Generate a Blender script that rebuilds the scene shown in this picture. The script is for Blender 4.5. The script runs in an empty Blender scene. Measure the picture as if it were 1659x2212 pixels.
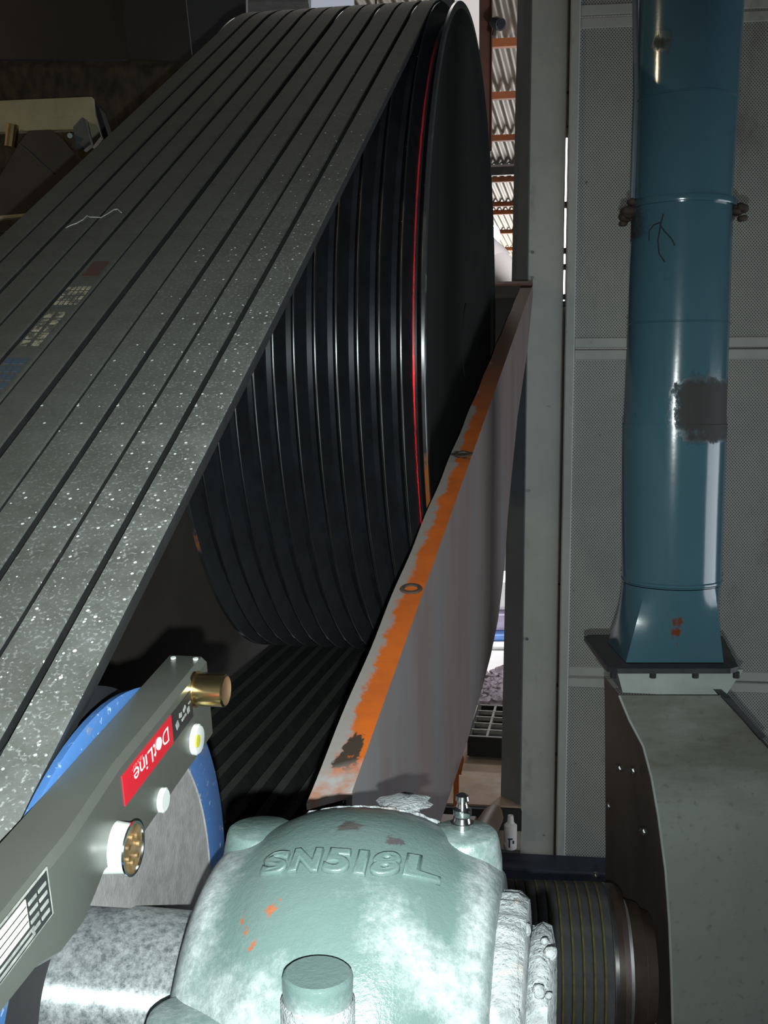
import bpy, math, random
from mathutils import Vector, Matrix
random.seed(7)
PI = math.pi
sc = bpy.context.scene
# ------------------------------------------------------------------ camera
CAM_Z = 1.08
F_PX, PITCH, PSI = 2354.0, 0.10753, 0.18264
cam = bpy.data.cameras.new('camera'); cam_o = bpy.data.objects.new('camera', cam)
sc.collection.objects.link(cam_o); sc.camera = cam_o
cam_o.location = (0, 0, CAM_Z); cam_o.rotation_euler = (PI/2 - PITCH, 0, 0)
cam.sensor_fit = 'VERTICAL'; cam.sensor_height = 24.0; cam.lens = F_PX/2212*24.0
cam.clip_start = 0.02; cam.clip_end = 200
# ------------------------------------------------------------------ world, lights, exposure
w = bpy.data.worlds.new('world'); sc.world = w; w.use_nodes = True
w.node_tree.nodes['Background'].inputs[0].default_value = (0.55, 0.62, 0.75, 1)
w.node_tree.nodes['Background'].inputs[1].default_value = 0.035
sc.view_settings.view_transform = 'Standard'; sc.view_settings.look = 'None'
sc.view_settings.exposure = 0.0; sc.view_settings.gamma = 1.0
sc.view_settings.use_curve_mapping = False
sc.cycles.use_denoising = True
sc.cycles.max_bounces = 6

def lamp(name, kind, loc, power, color, size=0.1, target=None, size_y=None):
    l = bpy.data.lights.new(name, kind); l.energy = power; l.color = color
    if kind == 'AREA':
        l.size = size
        if size_y: l.shape = 'RECTANGLE'; l.size_y = size_y
    else: l.shadow_soft_size = size
    o = bpy.data.objects.new(name, l); sc.collection.objects.link(o); o.location = loc
    if target is not None:
        o.rotation_euler = (Vector(target) - Vector(loc)).to_track_quat('-Z', 'Y').to_euler()
    return o
fl_ = lamp('phone_flash', 'SPOT', (0.001, 0.0, CAM_Z - 0.024), 43.0, (0.90, 1.0, 0.98), 0.003, (0, 1.0, CAM_Z - 0.024 - .185))
fl_.data.spot_size = math.radians(82); fl_.data.spot_blend = 1.0
lamp('bay_door_daylight', 'AREA', (3.4, 1.30, 0.45), 30.0, (0.86, 0.93, 1.0), 2.2, (0.5, 2.6, 0.55), 1.3)
lamp('warm_hall_lamp', 'POINT', (-2.2, 1.35, 2.17), 24.0, (1.0, 0.80, 0.50), 0.03)
lamp('far_bay_daylight', 'AREA', (4.6, 24.0, 0.8), 620.0, (1.0, 0.97, 0.95), 4.0, (3.0, 19.0, 5.0))
lamp('yard_daylight', 'AREA', (0.67, 4.75, 1.22), 22.0, (0.97, 0.97, 1.0), .3, (0.60, 5.0, 0.0))
lamp('duct_fill_light', 'POINT', (0.92, 3.9, 1.75), 26.0, (1.0, .97, .98), .05)  # unseen lamp added behind the wall to brighten the white duct
lamp('roof_daylight', 'AREA', (-0.2, 4.4, 3.6), 9.0, (1.0, 0.97, 0.9), 0.8, (0.0, 1.8, 1.6))

# ------------------------------------------------------------------ frames
A = Vector((math.cos(PSI), -math.sin(PSI), 0))          # machine axis, towards the right
D = Vector((math.sin(PSI), math.cos(PSI), 0))           # horizontal, away from the viewer
Z = Vector((0, 0, 1))
C = Vector((0.13674, 1.75732, 0.08376 + CAM_Z))         # wheel centre, right face
R_W = 0.4933
def M(s, off, h): return C + D*s - A*off + Z*h
def ray(x, y):
    rx = (x - 829.5)/F_PX; ru = (1106 - y)/F_PX
    return Vector((rx, math.cos(PITCH) + ru*math.sin(PITCH), ru*math.cos(PITCH) - math.sin(PITCH)))
EYE = Vector((0, 0, CAM_Z))
def hit(x, y, P0, n):
    r = ray(x, y); return EYE + r*((P0 - EYE).dot(n)/r.dot(n))
def at_off(x, y, off): return hit(x, y, C - A*off, A)
def at_Y(x, y, Y): return hit(x, y, Vector((0, Y, 0)), Vector((0, 1, 0)))
def at_Z(x, y, z): return hit(x, y, Vector((0, 0, z)), Z)

# ------------------------------------------------------------------ object helpers
def tag(o, label=None, cat=None, group=None, kind=None):
    if label: o['label'] = label
    if cat: o['category'] = cat
    if group: o['group'] = group
    if kind: o['kind'] = kind
    return o
def empty(name, loc, label=None, cat=None, group=None, kind=None):
    o = bpy.data.objects.new(name, None); sc.collection.objects.link(o); o.location = loc
    o.empty_display_size = 0.05
    return tag(o, label, cat, group, kind)
def origin(o):
    p = Vector((0, 0, 0))
    while o is not None: p += Vector(o.location); o = o.parent
    return p
class MB:
    def __init__(s): s.v = []; s.f = []; s.mi = []; s.m = 0; s.attr = {}; s.aniso = None
    def add(s, vs, fs):
        b = len(s.v); s.v += [Vector(p) for p in vs]
        for f in fs: s.f.append(tuple(i + b for i in f)); s.mi.append(s.m)
        return b
    def box(s, c, sx, sy, sz, ax=Vector((1,0,0)), ay=Vector((0,1,0)), az=Z, bev=0.0):
        c = Vector(c)
        if bev <= 0:
            vs = [c + ax*(i*sx/2) + ay*(j*sy/2) + az*(k*sz/2) for k in (-1,1) for j in (-1,1) for i in (-1,1)]
            s.add(vs, [(0,2,3,1),(4,5,7,6),(0,1,5,4),(2,6,7,3),(0,4,6,2),(1,3,7,5)]); return
        hx, hy, hz = sx/2, sy/2, sz/2; b = min(bev, hx*.9, hy*.9, hz*.9); vs = []; idx = {}
        for i in (-1,1):
            for j in (-1,1):
                for k in (-1,1):
                    for w_, p in (('x', (i*hx, j*(hy-b), k*(hz-b))), ('y', (i*(hx-b), j*hy, k*(hz-b))), ('z', (i*(hx-b), j*(hy-b), k*hz))):
                        idx[(i,j,k,w_)] = len(vs); vs.append(c + ax*p[0] + ay*p[1] + az*p[2])
        fs = []
        g = lambda i,j,k,w_: idx[(i,j,k,w_)]
        for i in (-1,1):
            fs.append((g(i,-1,-1,'x'), g(i,1,-1,'x'), g(i,1,1,'x'), g(i,-1,1,'x')))
            fs.append((g(-1,i,-1,'y'), g(1,i,-1,'y'), g(1,i,1,'y'), g(-1,i,1,'y')))
            fs.append((g(-1,-1,i,'z'), g(1,-1,i,'z'), g(1,1,i,'z'), g(-1,1,i,'z')))
            for j in (-1,1):
                fs.append((g(i,j,-1,'x'), g(i,j,1,'x'), g(i,j,1,'y'), g(i,j,-1,'y')))
                fs.append((g(i,-1,j,'x'), g(i,1,j,'x'), g(i,1,j,'z'), g(i,-1,j,'z')))
                fs.append((g(-1,i,j,'y'), g(1,i,j,'y'), g(1,i,j,'z'), g(-1,i,j,'z')))
                for k in (-1,1): fs.append((g(i,j,k,'x'), g(i,j,k,'y'), g(i,j,k,'z')))
        s.add(vs, fs)
    def cyl(s, p0, p1, r0, r1=None, n=24, cap=True):
        p0, p1 = Vector(p0), Vector(p1); r1 = r0 if r1 is None else r1
        t = (p1 - p0).normalized(); u = t.orthogonal().normalized(); q = t.cross(u)
        vs = []
        for p, r in ((p0, r0), (p1, r1)):
            for i in range(n):
                an = 2*PI*i/n; vs.append(p + u*(r*math.cos(an)) + q*(r*math.sin(an)))
        fs = [(i, (i+1) % n, n + (i+1) % n, n + i) for i in range(n)]
        if cap: fs += [tuple(range(n))[::-1], tuple(range(n, 2*n))]
        s.add(vs, fs)
    def lathe(s, prof, o, axis, u, q, n=64, a0=0.0, a1=2*PI, fn=None):
        """prof: (x along axis, radius); angle from u towards q"""
        full = abs(a1 - a0 - 2*PI) < 1e-6; m = n if full else n + 1; vs = []
        for x, r in prof:
            for i in range(m):
                an = a0 + (a1 - a0)*i/n; rr = r + (fn(x, an) if fn else 0)
                vs.append(o + axis*x + u*(rr*math.cos(an)) + q*(rr*math.sin(an)))
        fs = []
        for j in range(len(prof) - 1):
            for i in range(n):
                k = (i + 1) % m if full else i + 1
                fs.append((j*m + i, j*m + k, (j+1)*m + k, (j+1)*m + i))
        return s.add(vs, fs)
    def loft(s, secs, closed=True, cap=True):
        n = len(secs[0]); vs = [p for sec in secs for p in sec]; fs = []
        for j in range(len(secs) - 1):
            for i in range(n if closed else n - 1):
                k = (i + 1) % n; fs.append((j*n + i, j*n + k, (j+1)*n + k, (j+1)*n + i))
        if cap and closed: fs += [tuple(range(n))[::-1], tuple(range((len(secs)-1)*n, len(secs)*n))]
        return s.add(vs, fs)
    def prism(s, poly, ext):
        poly = [Vector(p) for p in poly]; e = Vector(ext)
        s.loft([poly, [p + e for p in poly]])
    def tube(s, pts, r, n=10, cap=True):
        pts = [Vector(p) for p in pts]; secs = []; u = None
        for i, p in enumerate(pts):
            t = (pts[min(i+1, len(pts)-1)] - pts[max(i-1, 0)]).normalized()
            u = t.orthogonal().normalized() if u is None else (u - t*u.dot(t)).normalized()
            q = t.cross(u); rr = r[i] if isinstance(r, (list, tuple)) else r
            secs.append([p + u*(rr*math.cos(2*PI*k/n)) + q*(rr*math.sin(2*PI*k/n)) for k in range(n)])
        s.loft(secs, True, cap)
    def sheet(s, pts):
        s.add(pts, [tuple(range(len(pts)))])
    def build(s, name, mats, parent=None, smooth=False, sharp=0.6, label=None):
        me = bpy.data.meshes.new(name); o0 = origin(parent) if parent else Vector((0, 0, 0))
        loc = Vector((0, 0, 0))
        if parent is None and s.v:
            lo = Vector([min(p[k] for p in s.v) for k in range(3)]); hi = Vector([max(p[k] for p in s.v) for k in range(3)])
            loc = Vector(((lo.x+hi.x)/2, (lo.y+hi.y)/2, lo.z)); o0 = loc
        me.from_pydata([tuple(p - o0) for p in s.v], [], s.f)
        if not isinstance(mats, (list, tuple)): mats = [mats]
        for m in mats: me.materials.append(m)
        me.polygons.foreach_set('material_index', s.mi)
        import bmesh
        bm = bmesh.new(); bm.from_mesh(me); bmesh.ops.recalc_face_normals(bm, faces=bm.faces)
        if smooth:
            for f in bm.faces: f.smooth = True
            for e in bm.edges:
                if len(e.link_faces) == 2 and e.calc_face_angle(0) > sharp: e.smooth = False
        bm.to_mesh(me); bm.free()
        for k, vals in s.attr.items():
            at = me.attributes.new(k, 'FLOAT', 'POINT'); at.data.foreach_set('value', vals)
        if s.aniso:
            uv = me.uv_layers.new(name='axis'); o_ = s.aniso
            for lp in me.loops:
                p = me.vertices[lp.vertex_index].co; uv.data[lp.index].uv = (p.dot(o_)*4, p.z*2 + p.y)
        o = bpy.data.objects.new(name, me); sc.collection.objects.link(o); o.location = loc
        if parent: o.parent = parent; o.location = (0, 0, 0)
        if label: o['label'] = label
        return o

# ------------------------------------------------------------------ materials
class NT:
    def __init__(s, name):
        s.m = bpy.data.materials.new(name); s.m.use_nodes = True; s.t = s.m.node_tree
        s.b = s.t.nodes['Principled BSDF']; s.tc = s.t.nodes.new('ShaderNodeTexCoord')
    def n(s, kind, **kw):
        nd = s.t.nodes.new(kind)
        for k, val in kw.items():
            if k.startswith('i_'): nd.inputs[int(k[2:]) if k[2:].isdigit() else k[2:].replace('_', ' ')].default_value = val
            else: setattr(nd, k, val)
        return nd
    def l(s, a, b): s.t.links.new(a, b)
    def noise(s, scale, detail=4, rough=.6, stretch=None, seed=0.0):
        mp = s.n('ShaderNodeMapping'); s.l(s.tc.outputs['Object'], mp.inputs[0])
        mp.inputs['Location'].default_value = (seed, seed*.7, seed*1.3)
        if stretch: mp.inputs['Scale'].default_value = stretch
        nz = s.n('ShaderNodeTexNoise'); nz.inputs['Scale'].default_value = scale
        nz.inputs['Detail'].default_value = detail; nz.inputs['Roughness'].default_value = rough
        s.l(mp.outputs[0], nz.inputs['Vector']); return nz.outputs['Fac']
    def ramp(s, fac, lo, hi):
        r = s.n('ShaderNodeMapRange', i_1=lo, i_2=hi); r.clamp = True; s.l(fac, r.inputs[0]); return r.outputs[0]
    def mix(s, fac, a, b):
        mx = s.n('ShaderNodeMix', data_type='RGBA')
        if isinstance(fac, (int, float)): mx.inputs[0].default_value = fac
        else: s.l(fac, mx.inputs[0])
        for i, c in ((6, a), (7, b)):
            if isinstance(c, tuple): mx.inputs[i].default_value = c + (1,) if len(c) == 3 else c
            else: s.l(c, mx.inputs[i])
        return mx.outputs[2]
    def math(s, op, a, b=None):
        nd = s.n('ShaderNodeMath', operation=op)
        for i, c in ((0, a), (1, b)):
            if c is None: continue
            if isinstance(c, (int, float)): nd.inputs[i].default_value = c
            else: s.l(c, nd.inputs[i])
        return nd.outputs[0]
    def attr(s, name):
        nd = s.n('ShaderNodeAttribute'); nd.attribute_name = name; return nd.outputs['Fac']
    def bump(s, h, strength=.3, dist=.002):
        nd = s.n('ShaderNodeBump'); nd.inputs['Strength'].default_value = strength; nd.inputs['Distance'].default_value = dist
        s.l(h, nd.inputs['Height']); s.l(nd.outputs[0], s.b.inputs['Normal'])
    def done(s, col, rough=.6, metal=0.0):
        for k, c in (('Base Color', col), ('Roughness', rough), ('Metallic', metal)):
            if isinstance(c, tuple): s.b.inputs[k].default_value = c + (1,)
            elif isinstance(c, (int, float)): s.b.inputs[k].default_value = c
            else: s.l(c, s.b.inputs[k])
        return s.m
def brushed(m, amount=.93, rough=None):
    t = m.node_tree; b = t.nodes['Principled BSDF']; b.inputs['Anisotropic'].default_value = amount
    tg = t.nodes.new('ShaderNodeTangent'); tg.direction_type = 'UV_MAP'; tg.uv_map = 'axis'; t.links.new(tg.outputs[0], b.inputs['Tangent'])
    if rough is not None: b.inputs['Roughness'].default_value = rough
    return m
def simple(name, c1, c2=None, scale=20, rough=.6, metal=0.0, bump=0.0, lo=.35, hi=.65, stretch=None, detail=5, c3=None):
    t = NT(name); c2 = c2 or tuple(x*.7 for x in c1)
    nz = t.noise(scale, detail, .6, stretch)
    col = t.mix(t.ramp(nz, lo, hi), c1, c2)
    if c3: col = t.mix(t.ramp(t.noise(scale*.31, 6, .7, stretch, 3.1), .55, .68), col, c3)
    if bump: t.bump(t.noise(scale*4, 4, .6, stretch), bump)
    return t.done(col, rough, metal)
def emit(name, col, strength):
    t = NT(name); t.b.inputs['Base Color'].default_value = (0, 0, 0, 1)
    t.b.inputs['Emission Color'].default_value = col + (1,); t.b.inputs['Emission Strength'].default_value = strength
    return t.m

def belt_material():
    t = NT('dusty_black_rubber')
    dust = t.attr('dust')
    base = t.mix(t.ramp(t.noise(40, 5, .65, (1, 1, 1)), .3, .7), (.046, .047, .041), (.066, .067, .060))
    film = t.math('MULTIPLY', dust, t.ramp(t.noise(25, 6, .7, None, 2.0), .30, .75))
    col = t.mix(t.math('MULTIPLY', film, .42), base, (.23, .24, .235))
    vor = t.n('ShaderNodeTexVoronoi'); vor.inputs['Scale'].default_value = 420; t.l(t.tc.outputs['Object'], vor.inputs['Vector'])
    rnd = t.n('ShaderNodeSeparateColor'); t.l(vor.outputs['Color'], rnd.inputs[0])
    thr = t.math('SUBTRACT', 1.01, t.math('MULTIPLY', t.math('POWER', dust, 1.7), .22))
    on = t.math('MULTIPLY', t.math('GREATER_THAN', rnd.outputs[0], thr), t.math('LESS_THAN', vor.outputs['Distance'], t.math('MULTIPLY', rnd.outputs[1], .42)))
    col = t.mix(t.math('MULTIPLY', on, .85), col, (.72, .74, .74))
    fine = t.math('MULTIPLY', t.math('MULTIPLY', dust, .5), t.ramp(t.noise(520, 2, .5, None, 8.0), .56, .74))
    col = t.mix(fine, col, (.40, .42, .42))
    t.bump(t.noise(350, 3), .25, .001)
    return t.done(col, .72, 0)
m_belt = belt_material()
m_belt_side = simple('shaded_belt_side_rubber', (.014, .015, .016), (.024, .025, .026), 60, .6)  # sides darkened so their colour carries the shade between the belts
m_wheel = simple('dark_machined_iron', (.070, .076, .088), (.045, .048, .055), 18, .36, .75, 0, stretch=(1, 1, 1))
m_groove = simple('dark_groove_iron', (.034, .037, .045), (.022, .024, .028), 25, .45, .38)
m_land = simple('polished_rim_iron', (.30, .31, .32), (.17, .17, .17), 14, .24, .95)
def rim_material():
    t = NT('rim_with_worn_orange_paint')
    g = t.mix(t.ramp(t.noise(14, 4), .3, .7), (.26, .27, .28), (.15, .15, .15))
    o_ = t.math('ADD', t.attr('paint'), t.math('MULTIPLY', t.math('SUBTRACT', t.noise(22, 6, .7), .5), 1.2))
    f = t.ramp(o_, .45, .65)
    return t.done(t.mix(f, g, (.36, .11, .025)), .36, t.math('SUBTRACT', .85, t.math('MULTIPLY', f, .75)))
m_land_o = rim_material()
brushed(m_land, .92, .36); brushed(m_land_o, .92); brushed(m_groove, .9, .50)
m_web = simple('black_painted_iron', (.019, .019, .018), (.013, .013, .013), 8, .85)
m_web.node_tree.nodes['Principled BSDF'].inputs['Specular IOR Level'].default_value = .2
m_guard = simple('brown_grey_dusty_sheet_steel', (.290, .222, .208), (.235, .178, .168), 9, .62, 0, .10, stretch=(1, 1, .30), c3=(.25, .24, .245))
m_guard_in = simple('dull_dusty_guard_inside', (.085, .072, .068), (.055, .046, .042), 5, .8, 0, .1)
def flange_material():
    t = NT('worn_orange_paint_flange')
    e = t.attr('edge')
    orange = t.mix(t.ramp(t.noise(30, 5), .3, .7), (.70, .155, .018), (.52, .115, .020))
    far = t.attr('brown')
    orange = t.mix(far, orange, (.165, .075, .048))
    wear = t.math('ADD', t.math('MULTIPLY', e, .50), t.math('MULTIPLY', t.noise(38, 9, .80, (1, .6, 1), 1.0), .95))
    col = t.mix(t.ramp(wear, .66, .78), orange, (.33, .30, .285))
    blk = t.math('ADD', t.attr('black'), t.math('MULTIPLY', t.math('SUBTRACT', t.noise(70, 6, .75, None, 5.0), .5), 1.5))
    col = t.mix(t.ramp(blk, .42, .55), col, (.055, .040, .030))
    col = t.mix(t.attr('bare'), col, t.mix(t.ramp(t.noise(60, 5), .4, .6), (.40, .39, .385), (.42, .22, .16)))
    t.bump(t.noise(120, 4), .25, .001)
    return t.done(col, .55, 0)
m_flange = flange_material()
m_orange = simple('orange_paint', (.62, .14, .03), (.45, .10, .02), 12, .5)
m_purlin = simple('orange_red_primer', (.78, .27, .11), (.62, .21, .09), 3, .6)
m_redpost = simple('red_oxide_primer', (.17, .072, .050), (.13, .055, .040), 4, .6)
m_roof = simple('weathered_corrugated_sheet', (.44, .40, .32), (.34, .31, .26), 1.5, .55, .2)
m_white = simple('white_translucent_sheet', (.80, .76, .74), (.72, .68, .66), 2, .6)
def panel_material(name, hole):
    t = NT(name)
    base = t.mix(t.ramp(t.noise(5, 6, .65), .3, .7), (.52, .53, .50) if not hole else (.46, .47, .435), (.41, .42, .40) if not hole else (.37, .38, .355))
    base = t.mix(t.ramp(t.noise(2.3, 7, .75, (1.6, 1, .7), 4.0), .56, .70), base, (.25, .24, .225))
    base = t.mix(t.ramp(t.noise(38, 4, .6, None, 9.0), .70, .76), base, (.12, .115, .11))
    if hole:
        mp = t.n('ShaderNodeMapping'); t.l(t.tc.outputs['Object'], mp.inputs[0]); mp.inputs['Rotation'].default_value = (0, 0, hole[1])
        sp = t.n('ShaderNodeSeparateXYZ'); t.l(mp.outputs[0], sp.inputs[0])
        k = 2*PI/hole[0]
        sx = t.math('SINE', t.math('MULTIPLY', sp.outputs[0], k)); sz = t.math('SINE', t.math('MULTIPLY', sp.outputs[2], k*.85))
        h = t.math('GREATER_THAN', t.math('MULTIPLY', sx, sz), .30)
        base = t.mix(h, base, (.095, .095, .09))
    return t.done(base, .5, .0)
WALL_YAW = math.radians(7.0)
m_frame = panel_material('pale_galvanised_frame', None)
m_perf = panel_material('perforated_galvanised_sheet', (.0072, WALL_YAW))
m_frame_side = simple('blue_grey_door_edge', (.155, .17, .19), (.125, .135, .15), 6, .55)
m_blueframe = simple('dark_blue_steel', (.045, .055, .085), (.03, .035, .055), 8, .6)
def pipe_material():
    t = NT('glossy_blue_green_paint')
    col = t.mix(t.ramp(t.noise(4, 5), .3, .7), (.068, .152, .190), (.056, .126, .162))
    d = t.attr('dirt')
    dm = t.math('ADD', d, t.math('MULTIPLY', t.math('SUBTRACT', t.noise(26, 8, .8, (1, 1, .6)), .5), 1.9))
    col = t.mix(t.ramp(dm, .30, .75), col, (.026, .023, .022))
    ru = t.math('ADD', t.attr('rust'), t.math('MULTIPLY', t.math('SUBTRACT', t.noise(60, 6, .7, None, 3.0), .5), 1.0))
    col = t.mix(t.ramp(ru, .45, .6), col, (.16, .045, .02))
    col = t.mix(t.ramp(t.noise(16, 7, .8, None, 7.0), .66, .74), col, (.05, .085, .095))
    t.bump(t.noise(40, 3), .06, .002)
    return t.done(col, t.mix(t.ramp(dm, .4, .62), (.16, .16, .16), (.75, .75, .75)), 0)
m_pipe = pipe_material(); m_pipe.node_tree.nodes['Principled BSDF'].inputs['Specular IOR Level'].default_value = .8
m_rubber = simple('black_rubber', (.028, .028, .032), (.045, .045, .050), 30, .55)
m_grime = simple('rusty_grime', (.045, .034, .028), (.075, .050, .036), 60, .8, 0, .5)
m_paleflange = simple('pale_green_grey_paint', (.40, .44, .42), (.30, .33, .31), 12, .45)
def casing_material():
    t = NT('grey_green_painted_steel')
    col = t.mix(t.ramp(t.noise(5, 5), .35, .65), (.265, .285, .255), (.215, .232, .21))
    col = t.mix(t.ramp(t.noise(90, 4), .58, .72), col, (.17, .175, .16))
    sp = t.n('ShaderNodeSeparateXYZ'); t.l(t.tc.outputs['Object'], sp.inputs[0])
    hgt = t.ramp(sp.outputs[2], .25, .37)                       # oily dirt that has run down from the pipe joint
    dirt = t.math('ADD', t.math('MULTIPLY', hgt, .62), t.math('MULTIPLY', t.math('SUBTRACT', t.noise(9, 7, .7, (.5, 1, 1.6), 2.0), .5), 1.3))
    col = t.mix(t.math('MULTIPLY', t.ramp(dirt, .25, .75), .75), col, (.075, .066, .050))
    t.bump(t.noise(60, 3), .05)
    return t.done(col, .42, 0)
m_casing = casing_material()
m_casing_side = simple('brown_streaked_steel', (.150, .122, .105), (.085, .072, .064), 9, .45, 0, .1, stretch=(1, 1, .12))
m_brown = simple('rusty_brown_steel', (.10, .070, .055), (.06, .045, .038), 20, .4, .4)
m_steel = simple('bright_worn_steel', (.46, .46, .45), (.30, .30, .29), 30, .25, .9)
m_turned = brushed(simple('turned_pulley_steel', (.36, .36, .35), (.24, .24, .23), 30, .4, .9), .93, .42)
m_chrome = simple('bright_metal', (.75, .76, .75), (.65, .66, .65), 10, .16, 1.0)
m_brass = simple('satin_brass', (.78, .60, .28), (.64, .47, .22), 60, .22, 1.0)
m_brass_end = simple('tarnished_brass_end', (.26, .15, .075), (.18, .11, .06), 90, .5, .5)
m_tool = simple('grey_anodised_housing', (.088, .093, .081), (.076, .080, .071), 12, .33, .15)
m_white_plastic = simple('white_plastic', (.62, .66, .64), (.55, .58, .56), 10, .35)
m_red = simple('red_label', (.50, .010, .022), (.46, .010, .022), 10, .4)
m_black_label = simple('black_label', (.014, .014, .015), (.020, .020, .021), 10, .4)
m_ink = simple('white_print', (.78, .78, .76), (.66, .66, .65), 60, .5)
m_grey_ink = simple('faded_grey_print', (.34, .35, .33), (.16, .17, .16), 160, .5)
m_cream = simple('cream_print_field', (.78, .80, .62), (.70, .72, .56), 40, .5)
m_pins = simple('brown_connector_insert', (.10, .065, .03), (.25, .16, .07), 160, .4, .4)
m_yellow = simple('yellow_vial_fluid', (.62, .58, .06), (.5, .46, .05), 10, .3)
def shaft_material():
    t = NT('dusty_galvanised_steel')
    col = t.mix(t.ramp(t.noise(240, 5, .85), .36, .64), (.13, .15, .16), (.50, .52, .53))
    return t.done(col, .27, .55)
m_shaft = shaft_material()
brushed(m_shaft, .95, .40)
m_face = simple('dust_coated_steel_face', (.27, .262, .258), (.20, .195, .19), 120, .7, 0, .2)
def bluering_material():
    t = NT('chipped_blue_paint')
    c = t.mix(t.ramp(t.noise(45, 6, .7), .56, .64), (.048, .135, .34), (.16, .18, .20))
    c = t.mix(t.ramp(t.noise(200, 3), .62, .7), c, (.30, .40, .55))
    return t.done(c, .45, 0)
m_blue = bluering_material()
def housing_material():
    t = NT('grey_green_paint_under_dust')
    paint = t.mix(t.ramp(t.noise(9, 4), .3, .7), (.100, .148, .138), (.084, .126, .118))
    dz = t.math('ADD', t.attr('dust'), t.math('MULTIPLY', t.math('SUBTRACT', t.noise(85, 9, .82), .5), 1.5))
    dustc = t.mix(t.ramp(t.noise(160, 5, .8, None, 2.0), .35, .65), (.17, .19, .195), (.42, .45, .46))
    col = t.mix(t.math('MULTIPLY', t.ramp(dz, .20, .95), .9), paint, dustc)
    for i, (px, py, rad) in enumerate(RUST):
        vd = t.n('ShaderNodeVectorMath', operation='DISTANCE'); t.l(t.tc.outputs['Object'], vd.inputs[0]); vd.inputs[1].default_value = tuple(px)
        rr = t.math('ADD', vd.outputs['Value'], t.math('MULTIPLY', t.math('SUBTRACT', t.noise(220, 5, .7, None, i), .5), .016))
        col = t.mix(t.ramp(rr, rad*1.15, rad*.8), col, py)
    t.bump(t.noise(260, 4, .75), .35, .0012)
    return t.done(col, t.mix(t.ramp(dz, .34, .66), (.30, .30, .30), (.75, .75, .75)), 0)
m_lump = simple('caked_white_dust', (.33, .355, .36), (.15, .16, .165), 130, .9, 0, .9, lo=.3, hi=.7, detail=8, c3=(.42, .35, .30))
m_concrete = simple('warm_concrete', (.44, .335, .25), (.34, .255, .19), 9, .85, 0, .2, c3=(.46, .40, .38))
m_dark = simple('dark_pit', (.022, .021, .024), (.03, .028, .03), 6, .9)
m_black_machine = simple('oily_black_machine', (.012, .011, .009), (.018, .016, .013), 9, .55)
m_fuzz = simple('dark_matted_lagging', (.060, .050, .034), (.018, .016, .013), 42, .95, 0, .9, stretch=(1, 1, .5), detail=8)
m_beige = simple('beige_painted_channel', (.42, .39, .255), (.31, .285, .19), 16, .5, 0, .1, c3=(.24, .22, .15))
m_greywall = simple('grey_sheet', (.15, .145, .135), (.11, .105, .10), 2, .6)
m_dullgrey = simple('dull_grey_steel', (.16, .165, .165), (.10, .105, .105), 14, .4, .3)
m_tarp = simple('blue_tarpaulin', (.20, .36, .80), (.16, .30, .70), 6, .6)
m_rubble = simple('purple_grey_rubble', (.30, .26, .30), (.17, .14, .15), 40, .9, 0, .8)
m_cotton = simple('white_thread', (.42, .42, .39), (.2, .2, .19), 30, .8)
m_slit_glow = emit('slit_daylight_glow', (1.0, .97, .98), 6.0)  # glow for the panel added behind the door slit
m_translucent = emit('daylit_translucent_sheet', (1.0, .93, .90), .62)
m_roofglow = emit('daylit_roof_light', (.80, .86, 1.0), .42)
m_glare_glow = emit('window_glare_glow', (1.0, .95, .86), 30.0)  # glow that stands in for the window glare
m_pipebrown = simple('brown_pipe', (.20, .125, .085), (.14, .09, .065), 12, .55)

# ------------------------------------------------------------------ setting: floor and walls
floor = MB()
edge_l, edge_r = at_Z(700, 1722, 0), at_Z(1125, 1742, 0)
ed = (edge_r - edge_l).normalized(); en = Vector((-ed.y, ed.x, 0))
if en.y < 0: en = -en
p0 = edge_l - ed*2.5; p1 = edge_r
floor.prism([p0, p1, p1 + en*.93, p0 + en*.93], (0, 0, -.12))
tag(floor.build('floor', m_concrete), 'tan concrete floor slab between guard and door', None, None, 'structure')
pit = MB(); pit.box((0.3, 1.3, -.62), 8, 8, .04); tag(pit.build('ground_pit', m_dark), 'dark pit floor below the slab', None, None, 'structure')
yard = MB(); yard.box((1, 9.6, -.14), 12, 11.0, .1); tag(yard.build('ground_yard', simple('pale_yard_ground', (.75, .73, .72), (.6, .58, .58), 3, .9)), 'bright yard ground beyond the slab', None, None, 'structure')

# acoustic wall on the right ------------------------------------------------
WU = Vector((math.cos(WALL_YAW), -math.sin(WALL_YAW), 0)); WN = Vector((-math.sin(WALL_YAW), -math.cos(WALL_YAW), 0))
WP = Vector((0.36, 2.78, 0))
def wl(x, y, out=0.0): return hit(x, y, WP + WN*out, WN)
def wu(x, y): return (wl(x, y) - WP).dot(WU)
def wz(x, y): return wl(x, y).z
def wpt(u, z, out=0.0): return WP + WU*u + WN*out + Z*z
wall = empty('wall_right', wpt(.4, 0), 'grey acoustic wall of framed perforated panels', None, None, 'structure')
def wbox(name, u0, u1, z0, z1, out, depth, mat, parent=wall, bev=0.0):
    b = MB(); c = wpt((u0+u1)/2, (z0+z1)/2, out - depth/2)
    b.box(c, u1-u0, depth, z1-z0, WU, WN, Z, bev); return b.build(name, mat, parent)
uS0, uS1 = wu(1217, 900), wu(1238, 900)            # slim stile beside the slit
uP0, uP1 = wu(1238, 900), wu(1238, 900) + .86
rows = [(wz(1230, 2300), wz(1240, 1477)), (wz(1240, 1460), wz(1243, 767)), (wz(1243, 744), wz(1257, 49)), (wz(1257, 30), wz(1260, -700))]
rows = [(wz(1500, 2300), wz(1230, 1462)), (wz(1230, 1460), wz(1243, 755)), (wz(1243, 752.5), wz(1257, 39)), (wz(1257, 36), wz(1260, -700))]
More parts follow.
